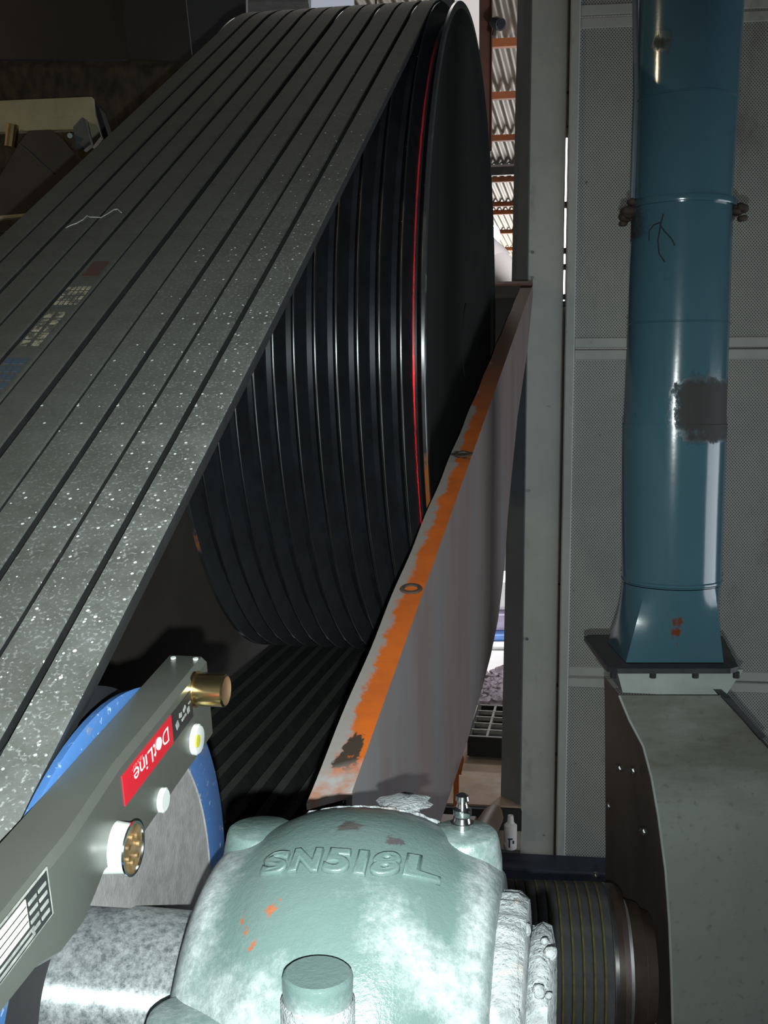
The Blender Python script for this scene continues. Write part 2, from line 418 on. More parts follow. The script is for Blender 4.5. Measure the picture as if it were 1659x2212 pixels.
for r_i, (z0, z1) in enumerate(rows):
    wbox('perforated_sheet', uP0, uP1 + .4, z0, z1, 0, .03, m_perf)
    wbox('panel_rail', uP0, uP1 + .4, z1 - .026, z1 - .001, .006, .03, m_frame, bev=.002)
    wbox('panel_rail', uP0, uP1 + .4, z0 + .001, z0 + .026, .006, .03, m_frame, bev=.002)
wbox('panel_stile', uS0, uS1, rows[0][0], 3.0, .012, .06, m_frame, bev=.003)
uB, uC = wu(1212, 900), uS0
for yy in (190, 265, 440, 540, 575, 640, 655, 1270, 1490, 1640):
    zz = wz(1212, yy); wbox('hinge_stud', uB, uC, zz - .006, zz + .006, -.004, .03, m_grime)
for z0, z1 in ((rows[0][0], wz(1212, 655)), (wz(1217, 282), 3.0)): wbox('slit_light_block', uB - .02, uC + .02, z0, z1, -.07, .01, m_grime)  # dark strips added to block the brightness behind the slit
# door post: the wide pale member with its dark edge side
post = empty('trim_1', wpt(wu(1150, 900), 0), 'wide grey door post with dark side edge beside the slit', None, None, 'structure')
u0, u1 = wu(1135, 900), wu(1212, 900)
zb = wz(1160, 1905)
b = MB(); b.box(wpt((u0+u1)/2, (zb + 3.0)/2, -.03), u1-u0, .06, 3.0-zb, WU, WN, Z, .003)
b.build('post_front', m_frame, post)
fe = wpt(u0, 0); rx = at_Y(1083, 1600, 2.85).x; rxt = at_Y(1115, 0, 2.85).x + .012
b = MB(); b.prism([fe + Z*0.001, Vector((rx, 2.85, .001)), Vector((rxt, 2.85, 3.0)), fe + Z*3.0], Vector((.008, 0, 0))); b.build('post_edge_plate', m_frame_side, post)
b = MB()
for yy in (545, 600, 1060, 1380): b.cyl(wpt(u0 + .012, wz(1140, yy), .0), wpt(u0 + .012, wz(1140, yy), .004), .004, n=10)
b.build('rivet', m_dullgrey, post)
# blue base beam
bb = MB(); bb.box(wpt(wu(1210, 1870), wz(1200, 1868), .06), .36, .10, .065, WU, WN, Z, .004)
tag(bb.build('base_beam', m_blueframe), 'dark blue steel beam at the foot of the door post', 'beam')

# ------------------------------------------------------------------ far shed seen through the gap
ROOF_Z0, ROOF_SL = 4.15, 0.0
def roof_hit(x, y): return hit(x, y, Vector((0, 0, ROOF_Z0)), Z)
shed = empty('ceiling', (1.5, 14, ROOF_Z0), 'corrugated shed roof with orange purlins', None, None, 'structure')
def corr(y0, y1, z, pitch, amp, xl, xr, mat, par):
    mb = MB(); n = int((xr-xl)/pitch*6); vs = []
    for j, yy in enumerate((y0, y1)):
        for i in range(n + 1):
            xx = xl + (xr-xl)*i/n
            base = Vector((0, 0, z + amp*math.sin(2*PI*xx/pitch)*(1 if abs(math.sin(2*PI*xx/pitch)) < .9 else 1)))
            vs.append(A*xx + D*yy + base)
    m_ = n + 1; mb.add(vs, [(i, i+1, m_+i+1, m_+i) for i in range(n)]); return mb.build('roof_sheet', mat, par, True, 2.0)
roof_near = roof_hit(1090, 353).dot(D)
corr(7.0, roof_near, ROOF_Z0, .10, .020, -4.5, 1.8, m_roof, shed)
corr(roof_near, 34.0, ROOF_Z0 - .02, .10, .022, -5.5, 1.8, m_roof, shed)
for yy, th in ((85, 17), (200, 15), (293, 14), (383, 11), (437, 10), (453, 6), (497, 8), (535, 8)):
    p = roof_hit(1085, yy - th/2); dd = p.dot(D); hgt = max(.07, th/F_PX*p.y*.8)
    b = MB(); b.box(A*(-1.2) + D*dd + Z*(ROOF_Z0 - .03 - hgt/2), 6.0, .06, hgt, A, D, Z); b.build('purlin', m_purlin, shed)
b = MB(); p = roof_hit(1085, 353); b.box(A*(-1.2) + D*p.dot(D) + Z*(ROOF_Z0 - .09), 6.0, .05, .13, A, D, Z); b.build('gutter_beam', m_dullgrey, shed)
b = MB(); b.box(A*(-1.2) + D*(p.dot(D) - .04) + Z*(ROOF_Z0 - .035), 6.0, .02, .03, A, D, Z); b.build('gutter_lip', m_white, shed)
# far end wall of the shed
fw = MB(); fw.box(Vector((2.0, 36.0, 2.0)), 26, .2, 8.0); tag(fw.build('wall_far', m_white), 'pale far end wall of the shed', None, None, 'structure')
# glowing panel added behind the door slit to stand in for daylight
slit_panel = empty('slit_glow', (1.45, 9.0, 1.2), 'added glowing panel behind the door slit, standing in for daylight', None, None, 'structure')
ws = MB(); c = at_Y(1216, 465, 9.0); ws.box(c, .55, .03, 1.42); ws.build('glow_panel', m_slit_glow, slit_panel)
wf = MB()
for sx in (-1, 1): wf.box(c + Vector((sx*.30, 0, 0)), .05, .06, 1.5)
for sz in (-1, 1): wf.box(c + Vector((0, 0, sz*.73)), .65, .06, .05)
wf.build('frame', m_dullgrey, slit_panel)  # frame made up around the added glowing panel
# translucent wall sheet and red post above the wheel
ps = MB(); q = [at_Y(925, 60, 7.0), at_Y(1040, 160, 7.0), at_Y(1040, -60, 7.0), at_Y(985, -60, 7.0)]
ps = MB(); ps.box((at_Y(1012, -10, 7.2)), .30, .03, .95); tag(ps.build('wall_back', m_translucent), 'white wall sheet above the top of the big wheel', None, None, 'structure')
rp = MB(); a0, a1 = at_Y(1047, 330, 5.6), at_Y(1048, -150, 5.6)
rp.box((a0 + a1)/2, .052, .05, (a1-a0).length, Vector((1,0,0)), Vector((0,1,0)), (a1-a0).normalized())
rp.box((a0 + a1)/2 + Vector((.029, -.012, 0)), .006, .07, (a1-a0).length, Vector((1,0,0)), Vector((0,1,0)), (a1-a0).normalized())
tag(rp.build('roof_post', m_redpost), 'red oxide steel post rising behind the big wheel', 'post')
# small floodlight on the post
fl = empty('spot_fitting', at_Y(1069, 62, 5.5), 'small metal lamp fitting on the red post', 'lamp')
b = MB(); b.cyl(at_Y(1066, 48, 5.5), at_Y(1082, 53, 5.45), .024, .030, 14); b.build('lamp_head', m_dullgrey, fl)
b = MB(); b.cyl(at_Y(1081, 52, 5.449), at_Y(1083, 53, 5.445), .024, n=14); b.build('lens', m_chrome, fl)
b = MB(); b.tube([at_Y(1066, 78, 5.5), at_Y(1069, 62, 5.5), at_Y(1068, 46, 5.5)], .009, 8); b.build('bracket', m_dullgrey, fl)
b = MB(); b.cyl(at_Y(1071, 38, 5.5), at_Y(1072, 44, 5.5), .016, n=12); b.build('cap', m_white, fl)
# glowing oval stands in for overexposed window light behind the wheel edge
gl = empty('window_glare', at_Y(1068, 540, 6.5), 'glowing oval standing in for window glare beyond the wheel edge', 'lamp')
b = MB(); pc = at_Y(1067, 510, 6.5); b.lathe([(-.02, .0), (-.02, .030), (0, .036), (.012, .03), (.02, 0)], pc, Vector((0, -1, 0)), Vector((1, 0, 0)), Vector((0, 0, 1.75)), 20); b.build('glare_oval', m_glare_glow, gl, True)
b = MB(); q_ = at_Y(1066, 512, 6.56); b.cyl((q_.x, q_.y, -.09), q_, .018, n=10); b.build('stem', m_white, gl)  # made-up stem carries the glowing oval down to the ground
# white duct
wd = empty('white_duct', at_Y(1080, 620, 4.6), 'white sloping duct behind the guard top', 'duct')
b = MB(); b.tube([at_Y(1035, 545, 4.6), at_Y(1072, 580, 4.6)], .085, 20); b.build('duct_bend', simple('dull_white_duct', (.62, .58, .58), (.55, .5, .5), 5, .5), wd, True)
b = MB(); b.tube([at_Y(1070, 578, 4.58), at_Y(1135, 645, 4.4)], .075, 20); b.build('duct_pipe', m_white, wd, True)
b = MB(); q_ = at_Y(1040, 550, 4.66); b.cyl((q_.x, q_.y, -.09), q_, .03, n=12); b.build('support', m_dullgrey, wd, True, .5)
b = MB(); b.box(at_Y(1080, 553, 4.7), .035, .03, .03); b.build('bracket', m_dark, wd)
# dark girder things above the wheel top-left
ub = MB(); ub.box(at_Y(595, -12, 5.0), .30, .2, .13); tag(ub.build('roof_girder', m_dullgrey), 'grey girder end above the rim of the big wheel', 'girder')
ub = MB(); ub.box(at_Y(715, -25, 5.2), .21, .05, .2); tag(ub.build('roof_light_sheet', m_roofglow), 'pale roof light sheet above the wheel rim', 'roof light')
ub = MB(); ub.box(at_Y(812, -10, 6.0), .012, .03, .2); tag(ub.build('hanging_rod', m_dullgrey), 'thin dark rod hanging above the wheel rim', 'rod')
ub = MB(); ub.box(at_Y(955, -12, 6.0), .13, .05, .17); tag(ub.build('junction_box', m_dullgrey), 'grey box above the right end of the wheel', 'box')

# ------------------------------------------------------------------ driven wheel
PITCH_G = .0257
def land_right(i): return .0 if i == 0 else .0268 + PITCH_G*(i - 1)
def land_left(i): return .0050 if i == 0 else .0268 + PITCH_G*(i - 1) + (.0028 if i < 12 else .0060)
wheel = empty('grooved_wheel', C - A*.16 - Z*R_W, 'huge dark cast iron wheel with twelve vee grooves', 'pulley wheel')
NW = 180
# rim grooves
gm = MB(); gm.aniso = A
for i in range(12):
    x0, x1 = land_left(i), land_right(i+1); w_ = x1 - x0; dp = .024; bw = w_ - 2*dp*math.tan(math.radians(19))
    gm.lathe([(-x0, R_W), (-(x0 + (w_-bw)/2), R_W - dp), (-(x1 - (w_-bw)/2), R_W - dp), (-x1, R_W)], C, A, D, Z, NW)
gm.build('grooves', m_groove, wheel, True, .4)
for i in range(13):
    lm = MB(); lm.aniso = A; x0, x1 = land_right(i), land_left(i); c = .0008
    lm.lathe([(-x0, R_W - .010), (-x0, R_W - c), (-(x0+c), R_W), (-(x1-c), R_W), (-x1, R_W - c), (-x1, R_W - .010)], C, A, D, Z, NW)
    if i in (0, 12):
        pv = []
        for kk in range(len(lm.v)):
            an = math.degrees(2*PI*(kk % NW)/NW)
            pv.append((.85 if i == 0 else .55)*max(0, 1 - abs(an - (207 if i == 0 else 214))/(17 if i == 0 else 6)))
        lm.attr['paint'] = pv
    o = lm.build('rim_land', m_land_o if i in (0, 12) else m_land, wheel, True, .4)
    if i in (0, 12): o['label'] = 'outer rim with traces of orange paint'
fm = MB()
fm.lathe([(-.0005, R_W - .002), (-.0005, R_W - .030), (-.006, R_W - .036), (-.006, .06)], C, A, D, Z, 120)
fm.build('web', m_web, wheel, True, .4)
fm = MB()
xl = land_left(12); fm.lathe([(-xl + .0005, R_W - .002), (-xl + .0005, R_W - .03), (-xl + .006, R_W - .036), (-xl + .006, .06)], C, A, D, Z, 120)
fm.build('back_web', m_web, wheel, True, .4)
hm = MB(); hm.lathe([(-.004, 0), (-.004, .06), (-.35, .06), (-.35, 0)], C, A, D, Z, 40); hm.build('hub', m_web, wheel, True, .5)

# ------------------------------------------------------------------ drive sheave, shaft
SH_OFF = .0245; S_S, S_H = -1.293, -.368; RS = .1455
SC = M(S_S, SH_OFF, S_H)
sheave = empty('drive_sheave', SC - Z*RS, 'small belt sheave with dusty face and chipped blue rim', 'pulley wheel')
sm = MB(); sm.aniso = A
for i in range(11):
    x0 = .0045 + PITCH_G*i; x1 = x0 + .0228; w_ = x1 - x0; dp = .024; bw = w_ - 2*dp*math.tan(math.radians(19))
    xn = x0 + PITCH_G
    sm.lathe([(-x0, RS - .001), (-(x0 + (w_-bw)/2), RS - dp), (-(x1 - (w_-bw)/2), RS - dp), (-x1, RS - .001), (-xn, RS - .001)], SC, A, D, Z, 96)
sm.build('grooves', m_groove, sheave, True, .4)
sm = MB(); sm.lathe([(-.0045, RS - .001), (-.0006, RS), (0, RS - .001), (0, .119)], SC, A, D, Z, 96); sm.build('painted_rim', m_blue, sheave, True, .6, 'chipped blue rim')
sm = MB(); sm.lathe([(0, .119), (-.0006, .118)], SC, A, D, Z, 96)
q1, q2 = Vector((-.0543, .0715)), Vector((.0841, .0010)); qd = (q2 - q1).normalized(); RF = .118
bq = q1.dot(qd); cq = q1.dot(q1) - RF*RF; rt_ = math.sqrt(bq*bq - cq); k0, k1 = q1 + qd*(-bq - rt_), q1 + qd*(-bq + rt_)
aa1, aa0 = math.atan2(k0.y, k0.x) % (2*PI), math.atan2(k1.y, k1.x)
seg = [SC - A*.0006 + D*(RF*math.cos(aa0 + (aa1-aa0)*i/60)) + Z*(RF*math.sin(aa0 + (aa1-aa0)*i/60)) for i in range(61)]
sm.prism(seg, -A*.004); sm.build('face', m_face, sheave, False)
sm = MB(); sm.lathe([(-.0006, .1182), (-.0235, .1182), (-.0240, .038)], SC, A, D, Z, 60); sm.build('hub_recess', m_dark, sheave, True, .6)
shaft = MB(); shaft.aniso = A; RSH = .0405
shaft.lathe([(-.34, 0), (-.34, RSH), (.198, RSH), (.198, 0)], SC + A*0.0, A, D, Z, 64)
tag(shaft.build('drive_shaft', m_shaft, None, True, .5), 'thick dusty steel shaft between blue sheave and bearing block', 'shaft')

# ------------------------------------------------------------------ the eleven V belts
RB = .4962; RBS = .1462; TH = .0185; WT, WB = .0219, .0098
def belt_path(rad_w, rad_s, ns=26, nw=56, nsv=26):
    """closed path (s, h, nx, nh): wheel at origin, sheave at (S_S, S_H)"""
    dx, dh = -S_S, -S_H; L = math.hypot(dx, dh); al = math.atan2(dh, dx); be = math.asin((RB - RBS)/L)
    aU = al + be + PI/2; aL = al - be - PI/2           # normals of upper and lower straight runs
    pts = []
    for i in range(nsv):                                # sheave wrap, from lower to upper round the near side
        an = aL - (2*PI - (aU - aL))*i/(nsv-1) if False else aL - ((2*PI) - (aU - aL))*i/(nsv-1)
        pts.append((S_S + rad_s*math.cos(an), S_H + rad_s*math.sin(an), math.cos(an), math.sin(an)))
    a_ = pts[-1]; e_ = (rad_w*math.cos(aU), rad_w*math.sin(aU))
    for i in range(1, ns):
        t = i/ns; pts.append((a_[0] + (e_[0]-a_[0])*t, a_[1] + (e_[1]-a_[1])*t, math.cos(aU), math.sin(aU)))
    for i in range(nw):
        an = aU - (aU - aL)*i/(nw-1); pts.append((rad_w*math.cos(an), rad_w*math.sin(an), math.cos(an), math.sin(an)))
    a_ = pts[-1]; e_ = pts[0]
    for i in range(1, ns):
        t = i/ns; pts.append((a_[0] + (e_[0]-a_[0])*t, a_[1] + (e_[1]-a_[1])*t, math.cos(aL), math.sin(aL)))
    return pts
BP = belt_path(RB, RBS)
JIT = [0, .0006, -.0004, .0004, -.0010, .0011, -.0003, .0002, -.0005, .0004, 0]
ORD = ['rightmost', 'second', 'third', 'fourth', 'fifth', 'sixth', 'seventh', 'eighth', 'ninth', 'tenth', 'leftmost']
EXTRA = {0: 'black V-belt nearest the orange guard edge, most dusted', 10: 'black V-belt on the far left edge of the belt run',
         7: 'eighth black V-belt from the orange guard edge, with red, cream and blue printing',
         8: 'ninth black V-belt from the orange guard edge, with a white thread lying on it'}
def bcen(j): return .0405 + PITCH_G*j + JIT[j]
belts = []
for j in range(11):
    mb = MB(); secs = []; dust = []
    c = bcen(j); b_ = .0012
    for (s_, h_, nx, nh) in BP:
        def P(dw, dr): return M(s_ + nx*dr, c - dw, h_ + nh*dr)
        secs.append([P(WT/2 - b_*.5, 0), P(WT/2, -b_*1.2), P(WT/2 - .0004, -.004), P(WB/2, -TH), P(-WB/2, -TH), P(-WT/2 + .0004, -.004), P(-WT/2, -b_*1.2), P(-WT/2 + b_*.5, 0)])
        near = max(0, min(1, (-.30 - s_)/.95)); dd = near*max(.05, 1 - j*.19) + .04
        dust += [dd]*8
    n = 8; m_ = len(secs); vs = [p for s_ in secs for p in s_]
    mb.v = vs; mb.attr['dust'] = dust
    for k in range(m_):
        for i in range(n):
            mb.f.append((k*n + i, k*n + (i+1) % n, ((k+1) % m_)*n + (i+1) % n, ((k+1) % m_)*n + i))
            mb.mi.append(0 if i in (7, 0, 6, 3) else 1)
    o = mb.build('v_belt', [m_belt, m_belt_side], None, True, .5)
    tag(o, EXTRA.get(j, ORD[j] + ' black V-belt counted from the orange guard edge'), 'belt', 'V-belts on the big wheel')
    belts.append(o)
# print on belt 7 (flat ink on its back), thread on belt 8
aU = math.atan2(-S_H, -S_S) + math.asin((RB - RBS)/math.hypot(S_S, S_H)) + PI/2
UDIR = D*math.cos(aU - PI/2) + Z*math.sin(aU - PI/2); UN = D*math.cos(aU) + Z*math.sin(aU)
TOPW = C + UN*RB
def on_belt(j, t, dw, lift=.0005): return TOPW - A*(bcen(j)) + UDIR*t + A*dw + UN*lift
def belt_t(j, x, y):
    p = hit(x, y, TOPW, UN); return (p - TOPW).dot(UDIR), -(p - TOPW).dot(A)
def ink(name, mat, rects, j=7):
    mb = MB()
    for (t0, t1, w0, w1) in rects:
        mb.box((on_belt(j, t0, (w0+w1)/2) + on_belt(j, t1, (w0+w1)/2))/2, abs(t1-t0), abs(w1-w0), .0004, UDIR, A, UN)
    mb.build(name, mat, belts[j])
JP = min(range(11), key=lambda k: abs(bcen(k) - belt_t(k, 150, 680)[1]))
belts[7]['label'] = ORD[7] + ' black V-belt counted from the orange guard edge'
belts[8]['label'] = ORD[8] + ' black V-belt counted from the orange guard edge'
belts[JP]['label'] = ORD[JP] + ' black V-belt from the orange guard edge, with red, cream and blue printing'
tt = lambda x, y: belt_t(JP, x, y)[0]
tr0, tr1 = tt(190, 598), tt(222, 566); tc0, tc1 = tt(125, 660), tt(190, 618); td0, td1 = tt(65, 748), tt(128, 672); tb0, tb1 = tt(-30, 880), tt(50, 770)
ink('red_print', simple('faded_red_print', (.062, .024, .018), (.05, .03, .026), 60, .7), [(tr0, tr1, -.006, .007)], JP)
m_creamp = simple('worn_cream_print', (.30, .27, .19), (.07, .068, .058), 150, .7, lo=.42, hi=.55)
ink('cream_print', m_creamp, [(tc0 + (tc1-tc0)*k/4 + .001, tc0 + (tc1-tc0)*(k+.8)/4, -.009 + .004*q_, -.009 + .004*q_ + .0026) for k in range(4) for q_ in range(5)]
    + [(td0 + (td1-td0)*k/5, td0 + (td1-td0)*(k+.75)/5, w0, w0 + .0055) for k in range(5) for w0 in (-.008, .001)], JP)
ink('blue_print', simple('worn_blue_print', (.028, .062, .11), (.05, .056, .06), 130, .7), [(tb0 + (tb1-tb0)*k/6, tb0 + (tb1-tb0)*(k+.7)/6, w0, w0 + .004) for k in range(6) for w0 in (-.008, -.0025, .003)], JP)
th = MB(); pts = [hit(x, y, TOPW + UN*.0012, UN) for x, y in ((143, 492), (152, 487), (166, 482), (180, 474), (188, 466), (194, 469), (206, 469), (218, 470), (232, 462), (246, 453), (254, 452), (262, 459))]
th.tube(pts, .00045, 6); tag(th.build('loose_thread', m_cotton), 'white loose thread lying across the dark belts', 'thread')

# ------------------------------------------------------------------ laser alignment tool on the sheave face
tang = math.radians(10.2)
TX = D*math.cos(tang) + Z*math.sin(tang); TN = -D*math.sin(tang) + Z*math.cos(tang)
T0 = SC + D*0 + Z*0
def sh2(x, y, off):
    p = at_off(x, y, off) - SC; return p.dot(TX), p.dot(TN)
t_far, n_top = sh2(370, 1415, SH_OFF); f_off = .0045
tf2, n_bot = sh2(455, 1602, f_off); _, n_top2 = sh2(440, 1422, f_off)
def TP(t, off, n): return SC + A*(SH_OFF - off) + TX*t + TN*n
tool = empty('laser_alignment_tool', TP(-.02, f_off, n_bot), 'grey laser alignment bar with red label clamped on blue sheave', 'alignment tool')
n_top = (n_top + n_top2)/2
def tsec(t, fo, nb, nt):
    r = .0028
    return [TP(t, SH_OFF - .0002, nb), TP(t, fo + r, nb), TP(t, fo, nb + r), TP(t, fo, nt - r), TP(t, fo + r, nt), TP(t, SH_OFF - .0002, nt)]
tb = MB()
tb.loft([tsec(t_far - .0, f_off + .0015, n_bot + .0015, n_top - .001), tsec(t_far - .0025, f_off, n_bot, n_top), tsec(.03, f_off, n_bot, n_top), tsec(-.022, f_off, n_bot, n_top),
         tsec(-.034, f_off - .001, n_bot + .004, n_top), tsec(-.048, f_off - .002, n_bot + .011, n_top), tsec(-.060, f_off - .003, n_bot + .008, n_top), tsec(-.074, f_off - .004, n_bot + .005, n_top), tsec(-.092, f_off - .004, n_bot + .006, n_top), tsec(-.108, f_off - .004, n_bot + .013, n_top), tsec(-.165, f_off - .004, n_bot + .017, n_top), tsec(-.168, f_off - .001, n_bot + .019, n_top - .003)])
body = tb.build('body', m_tool, tool, True, .5)
b = MB()
for t_, o_ in ((t_far - .006, SH_OFF - .0035), (t_far - .006, f_off + .0045)): b.cyl(TP(t_, o_, n_top - .0005), TP(t_, o_, n_top + .0006), .0014, n=12)
b.build('screw_head', m_white_plastic, tool)
kt, kn = sh2(424, 1489, f_off)
kb = MB(); KO = TP(kt, f_off, kn); kr = .0082
kb.lathe([(-.001, 0), (-.001, kr*1.12), (.0006, kr*1.12), (.0006, kr), (.0150, kr), (.0158, kr - .0009)], KO, A, D, Z, 40); kb.build('brass_knob', m_brass, tool, True, .5)
kb = MB(); kb.lathe([(.0158, kr - .0009), (.0150, kr - .0022), (.0150, 0)], KO, A, D, Z, 32); kb.build('knob_end', m_brass_end, tool, True, .6)
def tface(x, y): return sh2(x, y, f_off)
def plate(name, mat, t0, t1, n0, n1, lift=.0003, parent=tool, fo=None):
    mb = MB(); fo = f_off if fo is None else fo
    mb.box(TP((t0+t1)/2, fo - lift/2, (n0+n1)/2), abs(t1-t0), abs(lift), abs(n1-n0), TX, A, TN); return mb.build(name, mat, parent)
rt0 = tface(266, 1710)[0]; rt1 = tface(371, 1575)[0]; bt1 = tface(414, 1520)[0]
rn0 = (tface(372, 1605)[1] + tface(268, 1745)[1])/2; rn1 = (tface(370, 1545)[1] + tface(264, 1672)[1])/2
red = plate('red_label', m_red, rt0, rt1, rn0, rn1, .0004)
blk = plate('black_label', m_black_label, rt1, bt1, rn0, rn1, .0004)
def text_mesh(txt, size, ext, res=3, off=0.0, bev=0.0):
    cu = bpy.data.curves.new('text', 'FONT'); cu.body = txt; cu.size = size; cu.extrude = ext; cu.offset = off; cu.bevel_depth = bev; cu.bevel_resolution = 1; cu.resolution_u = res
    cu.align_x = 'LEFT'; o = bpy.data.objects.new('text_tmp', cu); sc.collection.objects.link(o)
    dg = bpy.context.evaluated_depsgraph_get(); me = bpy.data.meshes.new_from_object(o.evaluated_get(dg))
    vs = [v.co.copy() for v in me.vertices]; fs = [tuple(p.vertices) for p in me.polygons]
    bpy.data.objects.remove(o); bpy.data.curves.remove(cu); bpy.data.meshes.remove(me); return vs, fs
def flat_text(name, txt, mat, t_start, n_base, height, width, parent, fo, lift):
    vs, fs = text_mesh(txt, 1.0, .0); x0 = min(v.x for v in vs); x1 = max(v.x for v in vs); y1 = max(v.y for v in vs)
    mb = MB(); mb.add([TP(t_start - (v.x - x0)/(x1 - x0)*width, fo - lift, n_base - v.y/y1*height) for v in vs], fs)
    return mb.build(name, mat, parent)
rn = rn1 - rn0
LW = rt1 - rt0; cur = rt1 - LW*.10; lmb = MB()
for ch_c, wd_ in (('D', .135), ('o', .10), ('t', .055), ('L', .095), ('i', .030), ('n', .095), ('e', .100)):
    if ch_c == 'o':
        oc = TP(cur - LW*wd_/2, f_off - .0004, rn0 + rn*.80 - rn*.52*.38); lmb.cyl(oc, oc + A*.0004, LW*.052, n=24)
    else:
        vs_, fs_ = text_mesh(ch_c, 1.0, 0); hx = {'D': .5, 't': .47, 'L': .5, 'i': .5, 'n': .36, 'e': .36}[ch_c]*rn*1.02
        x0_ = min(v.x for v in vs_); x1_ = max(v.x for v in vs_); y0_ = min(v.y for v in vs_); y1_ = max(v.y for v in vs_)
        lmb.add([TP(cur - (v.x - x0_)/(x1_ - x0_)*LW*wd_, f_off - .0007, rn0 + rn*.80 - (v.y - y0_)/(y1_ - y0_)*hx) for v in vs_], fs_)
    cur -= LW*(wd_ + .018)
lmb.build('lettering', m_ink, red)
flat_text('small_lettering', 'laser', simple('pink_print', (.75, .2, .2), (.7, .18, .18), 10, .5), rt0 + .021, rn0 + rn*.93 , rn*.17, .012, red, f_off, .0007)
mb = MB()
for (ct, cn, lt, ln, rot) in ((.22, .42, .12, .40, .35), (.40, .62, .10, .28, -.2), (.55, .40, .22, .14, .1), (.60, .66, .12, .20, .5), (.78, .45, .10, .34, .1), (.86, .66, .10, .10, 0)):
    bw = bt1 - rt1; ax = TX*math.cos(rot) + TN*math.sin(rot); az = -TX*math.sin(rot) + TN*math.cos(rot)
    mb.box(TP(rt1 + bw*ct, f_off - .0005, rn0 + rn*cn), bw*lt, .0003, rn*ln*.6, ax, A, az)
mb.build('printed_strokes', m_grey_ink, blk)
def disc(name, mat, x, y, r, prof, parent=tool, fo=None):
    fo = f_off if fo is None else fo; t_, n_ = sh2(x, y, fo); mb = MB()
    mb.lathe(prof, TP(t_, fo, n_), A, D, Z, 36); return mb.build(name, mat, parent, True, .5)
disc('level_vial', m_white_plastic, 421, 1597, .008, [(-.001, .0078), (.0016, .0078), (.0026, .0068), (.0030, .004), (.0030, 0)])
disc('vial_fluid', m_yellow, 415, 1600, .003, [(.0026, .0034), (.0033, .003), (.0034, 0)])
disc('push_button', m_white_plastic, 349, 1728, .007, [(-.001, .0058), (.0016, .0058), (.0022, .0048), (.0022, 0)])
CX, CYY = 246, 1830
disc('connector_barrel', m_white_plastic, CX, CYY, .013, [(-.004, .0112), (.0004, .0108), (.0080, .0100)], fo=f_off)
cb_t, cb_n = sh2(CX, CYY, f_off); CB = TP(cb_t, f_off, cb_n)
mb = MB(); mb.lathe([(.0072, .0100), (.0082, .0112), (.0090, .0112), (.0090, .0101), (.0082, .0099)], CB, A, D, Z, 40); mb.build('connector_ring', m_chrome, tool, True, .6)
mb = MB(); mb.lathe([(.0082, .0100), (.0077, .0)], CB, A, D, Z, 32)
for k in range(7):
    an = k*2*PI/7; p = CB + D*(.0055*math.cos(an)) + Z*(.0055*math.sin(an)); mb.cyl(p + A*.0074, p + A*.0092, .0012, n=8)
mb.build('connector_insert', m_pins, tool, True, .5)
fo2 = f_off - .0042
pt0, pn0 = sh2(10, 2100, fo2); pt1, pn1 = sh2(104, 1905, fo2)
pa = sh2(100, 1872, fo2); pb_ = sh2(117, 1968, fo2)
rp_ = plate('rating_plate', m_grey_ink, pa[0] - .075, pa[0], pb_[1], pa[1], .0004, tool, fo2)
ph = pa[1] - pb_[1]
plate('plate_border', m_black_label, pa[0] - .074, pa[0] - .0012, pb_[1] + ph*.04, pb_[1] + ph*.96, .0006, rp_, fo2)
plate('cream_field', m_cream, pa[0] - .042, pa[0] - .017, pb_[1] + ph*.36, pb_[1] + ph*.93, .0009, rp_, fo2)
mb = MB()
for k in range(4):
    for t0, t1 in ((-.0155, -.010), (-.0085, -.003)): mb.box(TP(pa[0] + (t0+t1)/2, fo2 - .0008, pb_[1] + ph*(.20 + .19*k)), t1-t0, .0003, ph*.07, TX, A, TN)
for k in range(2): mb.box(TP(pa[0] - .03, fo2 - .0008, pb_[1] + ph*(.12 + .13*k)), .032, .0003, ph*.05, TX, A, TN)
for k in range(5): mb.box(TP(pa[0] - .058, fo2 - .0008, pb_[1] + ph*(.12 + .17*k)), .026, .0003, ph*.06, TX, A, TN)
mb.build('print_lines', m_grey_ink, rp_)
mb = MB()
for k in range(3): mb.box(TP(pa[0] - .0295, fo2 - .0010, pb_[1] + ph*(.50 + .15*k)), .024, .0002, ph*.018, TX, A, TN)
mb.build('field_lines', m_black_label, rp_)
# the laser: a real lamp that throws a thin sheet of red light at the wheel
las = bpy.data.lights.new('laser_line', 'POINT'); las.energy = 1.0; las.color = (1, .0, .05); las.shadow_soft_size = 0.0
lo = bpy.data.objects.new('laser_line', las); sc.collection.objects.link(lo)
LOFF = .0172
lo.location = TP(t_far + .012, LOFF, (n_top + n_bot)/2)
lo.rotation_euler = Matrix((A, D, Z)).transposed().to_euler()
las.use_nodes = True; lt = las.node_tree; em = lt.nodes['Emission']
tcn = lt.nodes.new('ShaderNodeTexCoord'); sxy = lt.nodes.new('ShaderNodeSeparateXYZ'); lt.links.new(tcn.outputs['Normal'], sxy.inputs[0])
ab = lt.nodes.new('ShaderNodeMath'); ab.operation = 'ABSOLUTE'; lt.links.new(sxy.outputs[0], ab.inputs[0])
le = lt.nodes.new('ShaderNodeMath'); le.operation = 'LESS_THAN'; le.inputs[1].default_value = .0009; lt.links.new(ab.outputs[0], le.inputs[0])
fo_ = lt.nodes.new('ShaderNodeMath'); fo_.operation = 'GREATER_THAN'; fo_.inputs[1].default_value = .3; lt.links.new(sxy.outputs[1], fo_.inputs[0])
zz_ = lt.nodes.new('ShaderNodeMath'); zz_.operation = 'GREATER_THAN'; zz_.inputs[1].default_value = -.16; lt.links.new(sxy.outputs[2], zz_.inputs[0])
